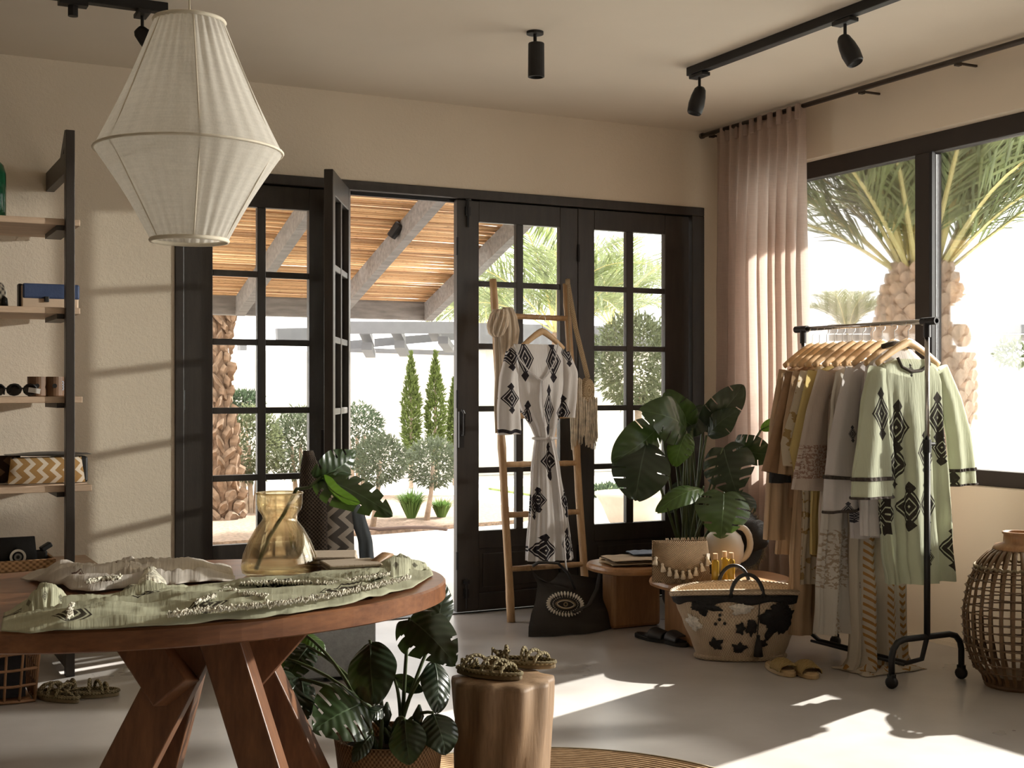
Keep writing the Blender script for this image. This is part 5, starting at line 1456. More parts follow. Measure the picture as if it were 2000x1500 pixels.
# ceramic vase, fringed cushion, black hat
MAT_CER = plain('warm_white_ceramic', (.66, .58, .49), .55, .06, 5, .05, 40)
p = P(1424, 1118, Z=ZB); p = Vector((4.00, 5.38, ZB))
o = thing('ceramic_vase', 'round warm white ceramic vase with a ring handle behind the oil bottles', 'vase', p)
MB().lathe([(0, 0), (.05, 0), (.078, .03), (.10, .09), (.102, .14), (.085, .19), (.05, .222), (.03, .235), (.032, .25), (.026, .25), (.024, .235), (0, .2)], 32, p).build('body', MAT_CER, o, smooth=True)
MB().tube([p + RT * (.075 + .06 * math.sin(t)) + Vector((0, 0, .15 - .085 * math.cos(t))) for t in [math.pi * k / 12 for k in range(13)]], .017, 10).build('ring_handle', MAT_CER, o, smooth=True)
MAT_CUSH = zigzag('black_cream_stripe_weave', (.025, .02, .018), (.50, .40, .29), .035, .0, .5)
p = Vector((3.80, 5.38, ZB + .002))
o = thing('fringed_cushion', 'small black and cream striped cushion with fringe behind the clutch', 'cushion', p, -.2)
def cu(sg): return lambda u, v: ((u - .5) * .26, (v - .5) * .08 + sg * .03 * (math.sin(math.pi * u) * math.sin(math.pi * v)) ** .4 + .02 * v, .005 + v * .165)
MB().surf(cu(-1), 18, 12, uv=lambda u, v: (u * .26, v * .17)).surf(cu(1), 18, 12, uv=lambda u, v: (u * .26, v * .17)).build('body', MAT_CUSH, o, local=True, smooth=True)
m = MB()
for k in range(26):
    x = .12 + R.uniform(0, .02); z = .165 * k / 26; m.tube([(x, .03, z + .01), (x + .03, .02 + R.uniform(-.01, .01), z - .004), (x + .045, .02, z - .018 + .012)], .003, 4)
for k in range(26):
    x = -.12 + .24 * k / 26; m.tube([(x, .05, .165), (x + R.uniform(-.01, .01), .05, .182)], .003, 4)
m.build('fringe', MAT_TASS, o, local=True)['kind'] = 'stuff'
MAT_HAT = weave('black_straw', (.006, .006, .006), (.045, .04, .038), 160, 160, .6, .7)
hc = Vector((4.17, 5.42, ZB))
o = thing('straw_hat', 'black straw hat with frayed brown brim standing behind the vase', 'hat', hc)
mt = Matrix.Translation(hc + Vector((0, 0, .17))) @ Euler((0, 0, .25)).to_matrix().to_4x4() @ Euler((1.35, 0, 0)).to_matrix().to_4x4()
MB().lathe([(0, .12), (.05, .118), (.075, .095), (.085, .02), (.09, 0), (.155, -.012), (.165, -.010)], 36).xf(mt).build('crown', MAT_HAT, o, smooth=True)
m = MB()
for k in range(150):
    a = 2 * math.pi * k / 150; r = R.uniform(.168, .186)
    m.tube([(.155 * math.cos(a), .155 * math.sin(a), -.012), (r * math.cos(a + R.uniform(-.05, .05)), r * math.sin(a), -.012 + R.uniform(-.008, .008))], .0025, 4)
m.xf(mt).build('frayed_edge', MAT_ROPE2, o)['kind'] = 'stuff'

# ------------------------------------------------------------------ shoes on the floor
def slide(p, rz, label, group, mat, smat, L=.25, fur=False):
    o = thing('slide_sandal', label, 'sandal', p, rz, group=group)
    pts = [(L * .5 * math.cos(a), (.046 + .006 * math.cos(a)) * math.sin(a)) for a in [2 * math.pi * k / 30 for k in range(30)]]
    MB().prism(pts, 0, .022).build('sole', smat, o, local=True, bevel=.005)
    def f(u, v):
        a = math.pi * u; x = lerp(.005, .095, v)
        return (x, .05 * math.cos(a) * (1 - .1 * v), .02 + (.044 - .014 * v) * math.sin(a) ** .7 + (.004 * nz(u * 14, v * 14) if fur else 0))
    MB().surf(f, 24, 12).build('strap', mat, o, local=True, smooth=True, solid=.005)
    MB().prism([(x * .9, y * .86) for x, y in pts], .022, .026).build('footbed', smat, o, local=True)
MAT_WOV = weave('golden_plaited_straw', (.16, .10, .03), (.46, .33, .14), 24, 24, .7, .9)
MAT_SOLE = plain('tan_sole', (.42, .30, .16), .7, .15)
yw = math.atan2(CS, SN)
slide(P(1523, 1312, Z=0), yw + math.pi + .25, 'golden woven slide sandal touching the straw basket', 'golden slides by the basket', MAT_WOV, MAT_SOLE, .25, True)
slide(P(1570, 1316, Z=0), yw + math.pi + .15, 'golden woven slide sandal further from the straw basket', 'golden slides by the basket', MAT_WOV, MAT_SOLE, .25, True)
slide(P(1276, 1250, Z=0), yw + math.pi + .7, 'black slide sandal nearer the oak block leg', 'black slides under the side tables', MAT_BLACK, MAT_BLACK)
slide(P(1312, 1256, Z=0), yw + math.pi + .5, 'black slide sandal nearer the straw basket', 'black slides under the side tables', MAT_BLACK, MAT_BLACK)

# ------------------------------------------------------------------ straw basket with lace
MAT_SEA = weave('pale_palm_leaf_plait', (.40, .29, .19), (.64, .51, .37), 150, 110, .85, .8, .45)
MAT_LACEB = plain('black_lace', (.010, .009, .009), .8, .4, 60, .9, 160)
MAT_LACEW = plain('white_lace', (.70, .65, .58), .9, .3, 70, .9, 160)
BC = P(1446, 1284, Z=0)
sb = thing('straw_basket', 'oval straw basket with black and white lace and rolled rim', 'basket', BC)
bxd = Vector((.90, -.436, 0)).normalized(); byd = Vector((-bxd.y, bxd.x, 0))
bprof = [(.0, .205, .10), (.06, .228, .112), (.16, .270, .130), (.24, .300, .140), (.30, .318, .145)]
def bsk(a, z, off=0.0):
    rx, ry = interp(bprof, z)
    dip = -.022 * math.cos(a) ** 2 * 0 + .03 * (abs(math.sin(a)) - .5) * (z / .3) ** 3
    return BC + bxd * ((rx + off) * math.cos(a)) + byd * ((ry + off) * math.sin(a)) + Vector((0, 0, z + dip + .012))
MB().surf(lambda u, v: bsk(2 * math.pi * u, v * .30), 72, 20, cu=True, uv=lambda u, v: (u * 1.6, v * .3)).surf(lambda u, v: bsk(2 * math.pi * u, v * .295, -.008), 72, 14, cu=True, uv=lambda u, v: (u * 1.6, v * .3)).build('body', MAT_SEA, sb, smooth=True)
MB().surf(lambda u, v: BC + bxd * (.195 * v * math.cos(2 * math.pi * u)) + byd * (.115 * v * math.sin(2 * math.pi * u)) + Vector((0, 0, .008)), 40, 4, cu=True).build('bottom', MAT_SEA, sb)
MB().tube([bsk(2 * math.pi * k / 60, .0, .004) for k in range(60)], .011, 8, closed=True).build('foot_ring', MAT_SEA, sb, smooth=True)
MB().tube([bsk(2 * math.pi * k / 60, .302, .003) for k in range(60)], .0135, 8, closed=True).build('rim', MAT_SEA, sb, smooth=True)
def applique(a0, a1, z0, z1, mat, name, seed, lump=.35, off=.007):
    """lace patch with a scalloped outline lying on the basket side"""
    n = 64; ac, zc = (a0 + a1) / 2, (z0 + z1) / 2; pts = []
    m = MB(); vs = [bsk(ac, zc, off + .003)]
    for k in range(n):
        t = 2 * math.pi * k / n; r = 1 - lump * abs(math.sin(t * 2.5 + seed)) * .8 - .12 * abs(math.sin(t * 9 + seed)) + .35 * nz(math.cos(t) * 1.6 + seed, math.sin(t) * 1.6)
        vs.append(bsk(ac + (a1 - a0) / 2 * r * math.cos(t), clamp(zc + (z1 - z0) / 2 * r * math.sin(t), .01, .298), off))
    m.add(vs, [(0, 1 + k, 1 + (k + 1) % n) for k in range(n)]).build(name, mat, sb, smooth=True, solid=.003)
F_ = -math.pi / 2
MB().surf(lambda u, v: bsk(2 * math.pi * u, .262 + v * .026 - (1 - v) * .014 * (math.sin(u * 60) * .5 + .5), .008), 150, 4, cu=True).build('lace_band', MAT_LACEB, sb, smooth=True, solid=.003)
for a0, a1, z0, z1, mt_, nm, sd in ((-1.05, -.35, .20, .29, MAT_LACEB, 'lace_patch', 1), (.2, .95, .08, .28, MAT_LACEB, 'lace_patch', 2), (.3, .8, .16, .29, MAT_LACEB, 'lace_patch', 2.6), (-.22, .02, .11, .18, MAT_LACEB, 'lace_flower', 3), (-.02, .2, .10, .20, MAT_LACEB, 'lace_flower', 4), (-.75, -.42, .035, .11, MAT_LACEB, 'lace_flower', 5), (-.32, .06, .022, .09, MAT_LACEB, 'lace_flower', 6), (.22, .45, .05, .10, MAT_LACEB, 'lace_flower', 7), (-1.25, -.75, .12, .21, MAT_LACEW, 'lace_patch', 8), (-.3, .15, .20, .265, MAT_LACEW, 'lace_patch', 9), (.95, 1.3, .12, .25, MAT_LACEW, 'lace_patch', 10)):
    applique(F_ + a0, F_ + a1, z0, z1, mt_, nm, sd)
for a, z in ((-.42, .205), (-.44, .185), (-.36, .168), (-.52, .165)):
    MB().lathe([(0, -.008), (.006, -.005), (.008, 0), (.006, .005), (0, .008)], 10, bsk(F_ + a, z, .008)).build('bead', MAT_BLACK, sb, smooth=True)
for s in (-1, 1):
    h0, h1 = bsk(s * math.pi / 2 - s * .0 + .28 * s, .29), bsk(s * math.pi / 2 - .28 * s, .29)
    cen = (h0 + h1) / 2
    MB().tube([cen + bxd * (.075 * math.cos(t)) + byd * (s * .012) + Vector((0, 0, .105 * math.sin(t) - .01)) for t in [math.pi * k / 14 for k in range(15)]], .0095, 8).build('handle', MAT_BLACK, sb, smooth=True)
th = bsk(F_ + .18, .29, .012)
MB().tube([th, bsk(F_ + .185, .2, .014), bsk(F_ + .19, .12, .016)], .0025, 5).build('tassel_cord', MAT_BLACK, sb)
tq_ = bsk(F_ + .2, .12, .018)
MB().lathe([(0, 0), (.009, -.004), (.008, -.018), (.018, -.06), (.022, -.10), (0, -.10)], 14, tq_).build('tassel', MAT_LACEB, sb, smooth=True)

# ------------------------------------------------------------------ clothes rack
RKX, RY0, RY1, RZ = 4.09, 4.07, 4.87, 1.543
rk = thing('clothes_rack', 'black and chrome rolling clothes rack before the window', 'clothes rack', (RKX, 4.5, 0))
MAT_CHR = plain('brushed_chrome', (.42, .40, .38), .25, .05, metal=1.0)
for y in (RY0, RY1):
    MB().tube([(RKX, y, .19), (RKX, y, 1.02)], .0135, 12).build('lower_post', MAT_IRON, rk, smooth=True)
    MB().tube([(RKX, y, 1.0), (RKX, y, 1.50)], .010, 12).build('upper_post', MAT_CHR, rk, smooth=True)
    MB().tube([(RKX, y, .985), (RKX, y, 1.04)], .018, 12).tube([(RKX + .018, y, 1.02), (RKX + .04, y, 1.02)], .009, 8).build('clamp', MAT_IRON, rk)
    MB().tube([(RKX, y, 1.475), (RKX, y, 1.555)], .016, 12).build('corner_joint', MAT_IRON, rk)
    w = .20
    pts = [(RKX - w, y, .055), (RKX - w, y, .13)] + [(RKX - w + .07 - .07 * math.cos(t), y, .13 + .07 * math.sin(t)) for t in (.5, 1.0, 1.57)] + [(RKX + w - .07 + .07 * math.sin(t), y, .13 + .07 * math.cos(t)) for t in (0, .55, 1.07, 1.57)] + [(RKX + w, y, .055)]
    MB().tube(pts, .0135, 12).build('foot_arch', MAT_IRON, rk, smooth=True)
    for s in (-1, 1):
        ct_ = MB().lathe([(0, -.014), (.02, -.014), (.026, -.008), (.026, .008), (.02, .014), (0, .014)], 16).xf(Matrix.Translation((RKX + s * w, y, .026)) @ Euler((0, math.pi / 2, .4)).to_matrix().to_4x4())
        ct_.build('caster', MAT_IRON, MB().box((RKX + s * w, y, .05), (.022, .03, .022)).build('caster_fork', MAT_IRON, rk), smooth=True)
MB().tube([(RKX, RY0 - .055, RZ), (RKX, RY1 + .055, RZ)], .0105, 12).build('hanging_rail', MAT_CHR, rk, smooth=True)
for y in (RY0, RY1):
    s = -1 if y == RY0 else 1
    MB().tube([(RKX, y - s * .02, RZ), (RKX, y + s * .05, RZ)], .0165, 12).lathe([(0, -.006), (.02, -.006), (.02, .006), (0, .006)], 14).build('rail_cap', MAT_IRON, rk) if False else MB().tube([(RKX, y - s * .03, RZ), (RKX, y + s * .055, RZ)], .0165, 12).build('rail_cap', MAT_IRON, rk)
MB().tube([(RKX, RY0, .2), (RKX + .0, RY0 + .03, .10), (RKX, RY0 + .12, .065), (RKX, RY1 - .12, .065), (RKX, RY1 - .03, .10), (RKX, RY1, .2)], .011, 10).build('base_bar', MAT_IRON, rk, smooth=True)
MB().tube([(RKX - .035, RY0 + .1, .065), (RKX - .035, RY1 - .1, .065)], .007, 8).build('base_rod', MAT_IRON, rk, smooth=True)

def rack_item(y, rows, mat, label, cat='dress', slv=None, nf=8, amp=.014, seed=0.0, trims=(), tilt=0.0, smat=None, hw=.17, bands=(), bmat=None):
    """one garment on its own hanger; rows (z, left, right, half depth) about the rail"""
    y = 4.18 + (y - 4.135) * .83
    rows = [(a, b * .92, c * .9, d * .62) for a, b, c, d in rows]; slv = [[(a * .9, b, c, d * .92, e * .62) for a, b, c, d, e in q] for q in (slv or [])]
    ax = (math.cos(tilt), math.sin(tilt), 0); O = Vector((RKX, y, 0))
    hg = thing('rack_hanger', HL[len(HDONE)], 'hanger', (RKX, y, RZ - .01), group='beech hangers on the clothes rack'); HDONE.append(1)
    hanger(hg, Vector((RKX, y, RZ + .004)), ax, hw, MAT_HANG, .017)
    g = thing('hanging_' + cat, label, cat, (RKX, y, rows[-1][0]), group='garments on the clothes rack')
    garment(g, O, rows, mat, 'body', nf, amp, ax, seed=seed, nu=96, nv=40)
    for k, p in enumerate(slv or ()):
        sleeve(g, O, p, smat or mat, ax=ax, seed=seed + k, bands=bands, bmat=bmat)
    axv = Vector(ax); nv = Vector((-axv.y, axv.x, 0))
    for z, l, r, d, tm, nm in trims:
        MB().tube([O + axv * ((l + r) / 2 + (r - l) / 2 * math.cos(2 * math.pi * k / 40)) + nv * ((d + .004) * math.sin(2 * math.pi * k / 40) + .006 * math.sin(k * 1.9)) + Vector((0, 0, z + .004 * math.sin(k * 2.3))) for k in range(40)], .007, 6, closed=True, flat=.8).build(nm, tm, g, smooth=True)
    return g
HDONE = []
HL = ['beech hanger under the pale green dress', 'beech hanger of the black-collared blouse', 'beech hanger of the lilac-white dress', 'beech hanger of the chevron skirt dress', 'beech hanger of the white lace-print dress', 'beech hanger of the dusty pink lace blouse', 'beech hanger of the yellow dress', 'beech hanger of the floral cream dress', 'beech hanger of the long tan dress', 'beech hanger of the brown suede shirt', 'beech hanger of the tan coat at the far end']
INK = (.045, .038, .032)
def em(pairs, base, ink=INK, bands=(), trans=.35, name='cloth', **k): return cloth(name, base, ink, pairs, bands, trans=trans, **k)
GREEN = (.56, .58, .44)
gm = [(-.02, 1.335, .014, .022), (-.205, 1.15, .04, .085), (-.095, 1.09, .04, .09), (.15, 1.13, .042, .085), (.055, .98, .04, .075), (.17, 1.0, .035, .06), (-.10, .93, .035, .085), (-.04, .75, .035, .08), (.05, .76, .033, .08), (.25, .78, .032, .085), (.22, .56, .038, .075), (.06, .53, .014, .03), (.315, 1.27, .018, .05), (-.15, .72, .03, .07)]
gm = [(a * .93, b, c * 1.35, d * 1.05) for a, b, c, d in gm]
MATG = em(gm, GREEN, name='pale_green_gauze_embroidered', fine=110)
MATGS = em(gm, GREEN, name='pale_green_gauze_sleeve', bands=((.885, .905), (.795, .812)), fine=110)
DARKB = plain('dark_brown_crochet_trim', (.05, .038, .03), .95, .4, 60, .8, 140)
g = rack_item(4.135, [(1.385, -.085, .105, .025), (1.372, -.13, .145, .04), (1.35, -.20, .20, .055), (1.29, -.225, .23, .06), (1.1, -.19, .225, .062), (.85, -.17, .25, .07), (.70, -.17, .265, .075), (.55, -.15, .275, .08), (.415, -.12, .285, .085)], MATG, 'pale green dress with dark diamond embroidery at the front of the rack',
    slv=[[(-.19, 1.345, 0, .05, .045), (-.225, 1.2, -.01, .075, .05), (-.24, 1.02, -.02, .095, .055), (-.25, .90, -.02, .115, .06), (-.25, .79, -.02, .125, .065)], [(.20, 1.345, 0, .05, .045), (.27, 1.2, -.01, .06, .05), (.315, 1.05, -.015, .075, .05), (.33, .92, -.02, .08, .055), (.335, .83, -.02, .085, .06)]], nf=9, amp=.024, seed=.7, smat=MATG, hw=.18, bands=((.80, .835), (.965, 1.0)), bmat=DARKB)
def rk_line(pts, y, r, mat, nm, par): MB().tube([(RKX + x, y - dd, z) for x, z, dd in pts], r, 6, flat=.7).build(nm, mat, par, smooth=True)
rk_line([(-.08, 1.39, .02), (-.065, 1.35, .03), (-.02, 1.33, .038), (.04, 1.335, .036), (.08, 1.36, .04), (.095, 1.39, .02)], 4.18, .010, DARKB, 'neck_braid', g)
LIL = (.60, .56, .545)
g = rack_item(4.235, [(1.43, -.08, .10, .02), (1.40, -.12, .15, .035), (1.36, -.18, .20, .05), (1.2, -.2, .22, .055), (.9, -.2, .24, .06), (.62, -.2, .26, .06)], em([(.05, 1.3, .03, .05)], (.66, .62, .60), name='white_blouse_cloth'), 'white blouse with thick black embroidered collar behind the green dress', 'blouse', nf=7, seed=2.2)
rk_line([(-.085, 1.44, .02), (-.03, 1.455, .03), (.03, 1.455, .03), (.08, 1.44, .02)], 4.263, .017, DARKB, 'collar', g)
ml_ = [(-.21, 1.06, .02, .03), (-.12, 1.2, .012, .06), (-.24, .73, .03, .03), (-.17, .70, .03, .025)]
MATL = em(ml_, LIL, (.05, .05, .06), name='lilac_white_gauze', fine=110)
MATLS = em(ml_, LIL, (.05, .05, .06), bands=((.925, .94), (.825, .84), (.735, .748)), name='lilac_white_sleeve', fine=110)
rack_item(4.325, [(1.385, -.10, .10, .025), (1.36, -.17, .18, .045), (1.28, -.215, .21, .055), (1.05, -.22, .21, .06), (.8, -.2, .2, .06), (.6, -.19, .19, .06)], MATL, 'lilac-white dress with dark bands around its flared sleeves',
    slv=[[(-.18, 1.34, 0, .05, .045), (-.23, 1.18, -.01, .07, .05), (-.255, 1.02, -.01, .09, .055), (-.27, .85, -.01, .10, .06), (-.265, .72, -.01, .105, .06)]], nf=7, seed=3.1, smat=MATL, bands=((.70, .725), (.965, 1.0)), bmat=DARKB)
def chev(m, u, v): return ((((v + u.abs() * 0 + ((u / .11).fract() - .5).abs() * -.11) / .034).fract()).lt(.42)) * ((((u / .11).fract() - .5).abs()).lt(.22))
MATC = em((), (.64, .57, .47), (.42, .22, .07), name='cream_orange_chevron', extra=chev)
g = rack_item(4.40, [(1.37, -.09, .10, .025), (1.34, -.16, .17, .045), (1.2, -.18, .19, .05), (.9, -.14, .2, .055), (.5, -.13, .22, .07), (.2, -.12, .22, .085), (.05, -.13, .24, .10), (.012, -.16, .26, .12)], MATC, 'floor-length cream dress with orange chevron stripes', nf=6, amp=.026, seed=4.2)
MB().surf(lambda u, v: (RKX + lerp(-.15, .2, u) + .02 * nz(u * 8, v * 5), 4.40 + lerp(-.13, .1, v) + .01 * nz(v * 9, u * 6), 0.004 + .075 * max(0, .55 + nz(u * 7, v * 7)) * math.sin(math.pi * u) * math.sin(math.pi * v)), 36, 26, uv=lambda u, v: (u * .4, v * .3)).build('trailing_hem', MATC, g, smooth=True, solid=.002)
def lace(m, u, v): return m.noise(70, 3, m.coord('UV')).gt(.52) * (((v - .50).abs().lt(.13)) + ((v - .30) + (((u / .12).fract() - .5).abs() * .9)).lt(.16) * ((v - .16).gt(0)))
MATW = em((), (.64, .60, .54), (.38, .30, .22), name='white_taupe_lace_print', extra=lace)
rack_item(4.475, [(1.36, -.10, .10, .025), (1.33, -.17, .17, .045), (1.2, -.2, .2, .05), (.9, -.22, .2, .06), (.6, -.25, .2, .075), (.35, -.27, .2, .085), (.165, -.28, .2, .09)], MATW, 'long white dress with taupe lace print hanging behind the chevron dress', nf=6, amp=.024, seed=5.0)
def pinkl(m, u, v): return m.noise(90, 3, m.coord('UV')).gt(.50) * ((v - .93).abs().lt(.075) + (v - .45).abs().lt(.025))
MATP = em([(-.13, 1.22, .03, .035)], (.56, .475, .41), (.31, .20, .155), name='dusty_pink_voile', extra=pinkl)
rack_item(4.555, [(1.36, -.10, .10, .025), (1.33, -.17, .17, .045), (1.22, -.2, .2, .05), (.95, -.2, .2, .06), (.7, -.2, .2, .07), (.42, -.22, .2, .08)], MATP, 'dusty pink blouse dress with brownish lace cuffs', slv=[[(-.17, 1.33, 0, .05, .045), (-.23, 1.15, 0, .06, .05), (-.255, 1.0, 0, .075, .055), (-.27, .86, 0, .10, .06), (-.275, .80, 0, .11, .06)]], nf=7, seed=6.1)
MATY = em([(-.16, 1.05, .03, .05), (-.18, .93, .035, .05)], (.60, .47, .20), (.22, .12, .05), name='yellow_cotton')
rack_item(4.635, [(1.36, -.10, .10, .025), (1.33, -.17, .17, .045), (1.22, -.2, .2, .05), (.95, -.2, .2, .055), (.7, -.2, .2, .06), (.5, -.2, .2, .065)], MATY, 'soft yellow dress with brown motifs in the middle of the rack', slv=[[(-.17, 1.33, 0, .05, .045), (-.23, 1.12, 0, .06, .05), (-.25, .98, 0, .09, .055), (-.245, .86, 0, .06, .05)]], nf=8, seed=7.7)
def flor(m, u, v): return m.noise(26, 2, m.coord('UV')).gt(.58)
MATF = em((), (.57, .49, .37), (.34, .23, .10), name='floral_cream_cotton', extra=flor)
rack_item(4.70, [(1.36, -.10, .10, .025), (1.33, -.17, .17, .045), (1.22, -.2, .2, .05), (.95, -.2, .2, .055), (.7, -.2, .2, .06), (.36, -.22, .2, .07)], MATF, 'cream dress with a faded floral print and puffed sleeve', slv=[[(-.17, 1.33, 0, .05, .045), (-.22, 1.15, 0, .065, .05), (-.25, 1.0, 0, .10, .06), (-.26, .90, 0, .07, .05)]], nf=8, seed=8.3)
MATT = plain('tan_viscose', (.40, .27, .16), .7, .15, 6, .2, 80, stretch=(8, 8, .6), trans=.15)
rack_item(4.765, [(1.36, -.10, .10, .025), (1.33, -.17, .17, .045), (1.22, -.2, .19, .05), (.9, -.2, .19, .055), (.5, -.23, .19, .07), (.12, -.24, .2, .08)], MATT, 'long plain tan dress towards the far end of the rack', slv=[[(-.17, 1.33, 0, .05, .045), (-.225, 1.1, 0, .055, .05), (-.25, .86, 0, .06, .05)]], nf=7, seed=9.3)
MATB = plain('brown_suede', (.235, .135, .07), .85, .2, 8, .2, 120)
g = rack_item(4.825, [(1.36, -.10, .10, .025), (1.33, -.17, .17, .045), (1.22, -.2, .19, .05), (.95, -.19, .19, .055), (.70, -.19, .19, .06)], MATB, 'brown suede shirt with wide sleeve and dark cuff', 'shirt', slv=[[(-.17, 1.33, 0, .05, .045), (-.22, 1.12, 0, .065, .05), (-.255, .95, 0, .085, .055), (-.275, .86, 0, .095, .06)]], nf=6, seed=10.4)
sleeve(g, Vector((RKX, 4.753, 0)), [(-.236, .87, 0, .055, .03), (-.236, .82, 0, .055, .03)], MAT_CAN, 'cuff')
g = rack_item(4.885, [(1.37, -.10, .10, .025), (1.34, -.17, .17, .045), (1.22, -.2, .19, .05), (.9, -.2, .19, .055), (.6, -.22, .19, .06), (.48, -.23, .19, .065)], MATT, 'tan belted coat at the far end of the rack', 'coat', slv=[[(-.17, 1.34, 0, .05, .045), (-.22, 1.1, 0, .055, .05), (-.24, .8, 0, .058, .05), (-.25, .55, 0, .065, .05)]], nf=6, seed=11.4)
rk_line([(-.2, 1.33, .03), (-.235, 1.15, .05), (-.24, 1.0, .05)], 4.80, .006, MAT_TAN, 'loop_tie', g)

# ------------------------------------------------------------------ rattan lantern
MAT_LANT = plain('dark_split_rattan', (.145, .08, .035), .55, .3, 12, .3, 60)
LNC = Vector((4.40, 3.86, 0))
ln = thing('rattan_lantern', 'tall woven rattan floor lantern beside the rack', 'lantern', LNC)
lp = [(.0, .135), (.04, .145), (.09, .185), (.18, .215), (.30, .222), (.42, .205), (.52, .165), (.57, .12), (.59, .085)]
def lr(z): return interp(lp, z)[0]
NM = 30
ribm = MB()
pts = [lp[0][0] + (lp[-1][0] - lp[0][0]) * k / 22 for k in range(23)]
def ribf(u, v):
    z = lerp(.02, .585, v); r = lr(z) + .003; a = (u - .5) * .016 / max(r, .05)
    return (r * math.cos(a), r * math.sin(a), z)
ribme = MB().surf(ribf, 2, 26).mesh('rib', MAT_LANT, True)
for k in range(NM):
    o = piece('rib', ribme, ln, (0, 0, 0), (0, 0, 2 * math.pi * k / NM))
    md = o.modifiers.new('thickness', 'SOLIDIFY'); md.thickness = .004
for k in range(13):
    z = .075 + k * .0345
    m = MB().tube([((lr(z) + .004 * (-1) ** q) * math.cos(2 * math.pi * q / 60), (lr(z) + .004 * (-1) ** q) * math.sin(2 * math.pi * q / 60), z) for q in range(60)], .0085, 6, closed=True, flat=.35)
    m.build('weaver', MAT_LANT, ln, local=True, smooth=True)
MB().tube([((lr(.505) + .006) * math.cos(2 * math.pi * q / 80), (lr(.505) + .006) * math.sin(2 * math.pi * q / 80), .505 + .004 * (-1) ** q) for q in range(80)], .006, 6, closed=True).build('binding', MAT_ROPE2, ln, local=True, smooth=True)
MB().lathe([(.10, .572), (.105, .58), (.095, .598), (.062, .606), (.060, .64), (.066, .645), (.066, .652), (.056, .652), (.054, .60), (.09, .575)], 32).build('collar', MAT_OAKV, ln, local=True, smooth=True)
MB().lathe([(0, 0), (.135, 0), (.14, .01), (.13, .05), (0, .05)], 32).build('base', MAT_LANT, ln, local=True)

# ------------------------------------------------------------------ monstera in a basket pot beside the table
MAT_POTB = weave('brown_basket_pot', (.10, .05, .022), (.30, .18, .09), 170, 130, .8, .8)
MAT_POTD = plain('dark_clay_pot', (.02, .014, .011), .6, .2)
MAT_SOIL = plain('dark_soil', (.03, .02, .014), .95, .4, 40, .6, 60)
PC = Vector((1.40, 3.56, 0))
pp = P(716, 1430, D=3.5); pc = Vector((pp.x, pp.y, 0))
D0 = 3.5
mp = thing('monstera_plant', 'potted monstera with dark split leaves between table and stump', 'plant', P(760, 1480, D=D0) * 1.0)
mp.location.z = 0
pcen = Vector((mp.location.x, mp.location.y, 0))
pz = P(760, 1436, D=D0).z
MB().lathe([(0, 0), (.105, 0), (.118, .05), (.145, pz - .03), (.15, pz), (.138, pz), (.13, pz - .04), (0, pz - .04)], 36, pcen).build('basket_pot', MAT_POTB, mp, smooth=True)
MB().lathe([(0, pz - .035), (.128, pz - .035)], 24, pcen).build('soil', MAT_SOIL, mp)
root = pcen + Vector((0, 0, pz - .03))
def pleaf(par, ub, vb, ut, vt, Db, Dt, wpx, kind, mat, root, arch=.12, fold=.25, roll=0.0, lobes=5, gap=.45, seed=0.0, bow=.06, r=.005, off=(0, 0)):
    b, t = P(ub, vb, D=Db), P(ut, vt, D=Dt)
    lf = blade(b, t, wpx * Db / FPX, kind, arch, fold, roll, lobes, gap, seed).build('leaf', mat, par, smooth=True)
    a = root + Vector((off[0], off[1], 0)); mid = (a + b) / 2 + Vector((0, 0, bow)) + (b - a).cross(Vector((0, 0, 1))) * .08
    stalk(curve3(a, mid, b), r * 1.3, r * .8, lf)
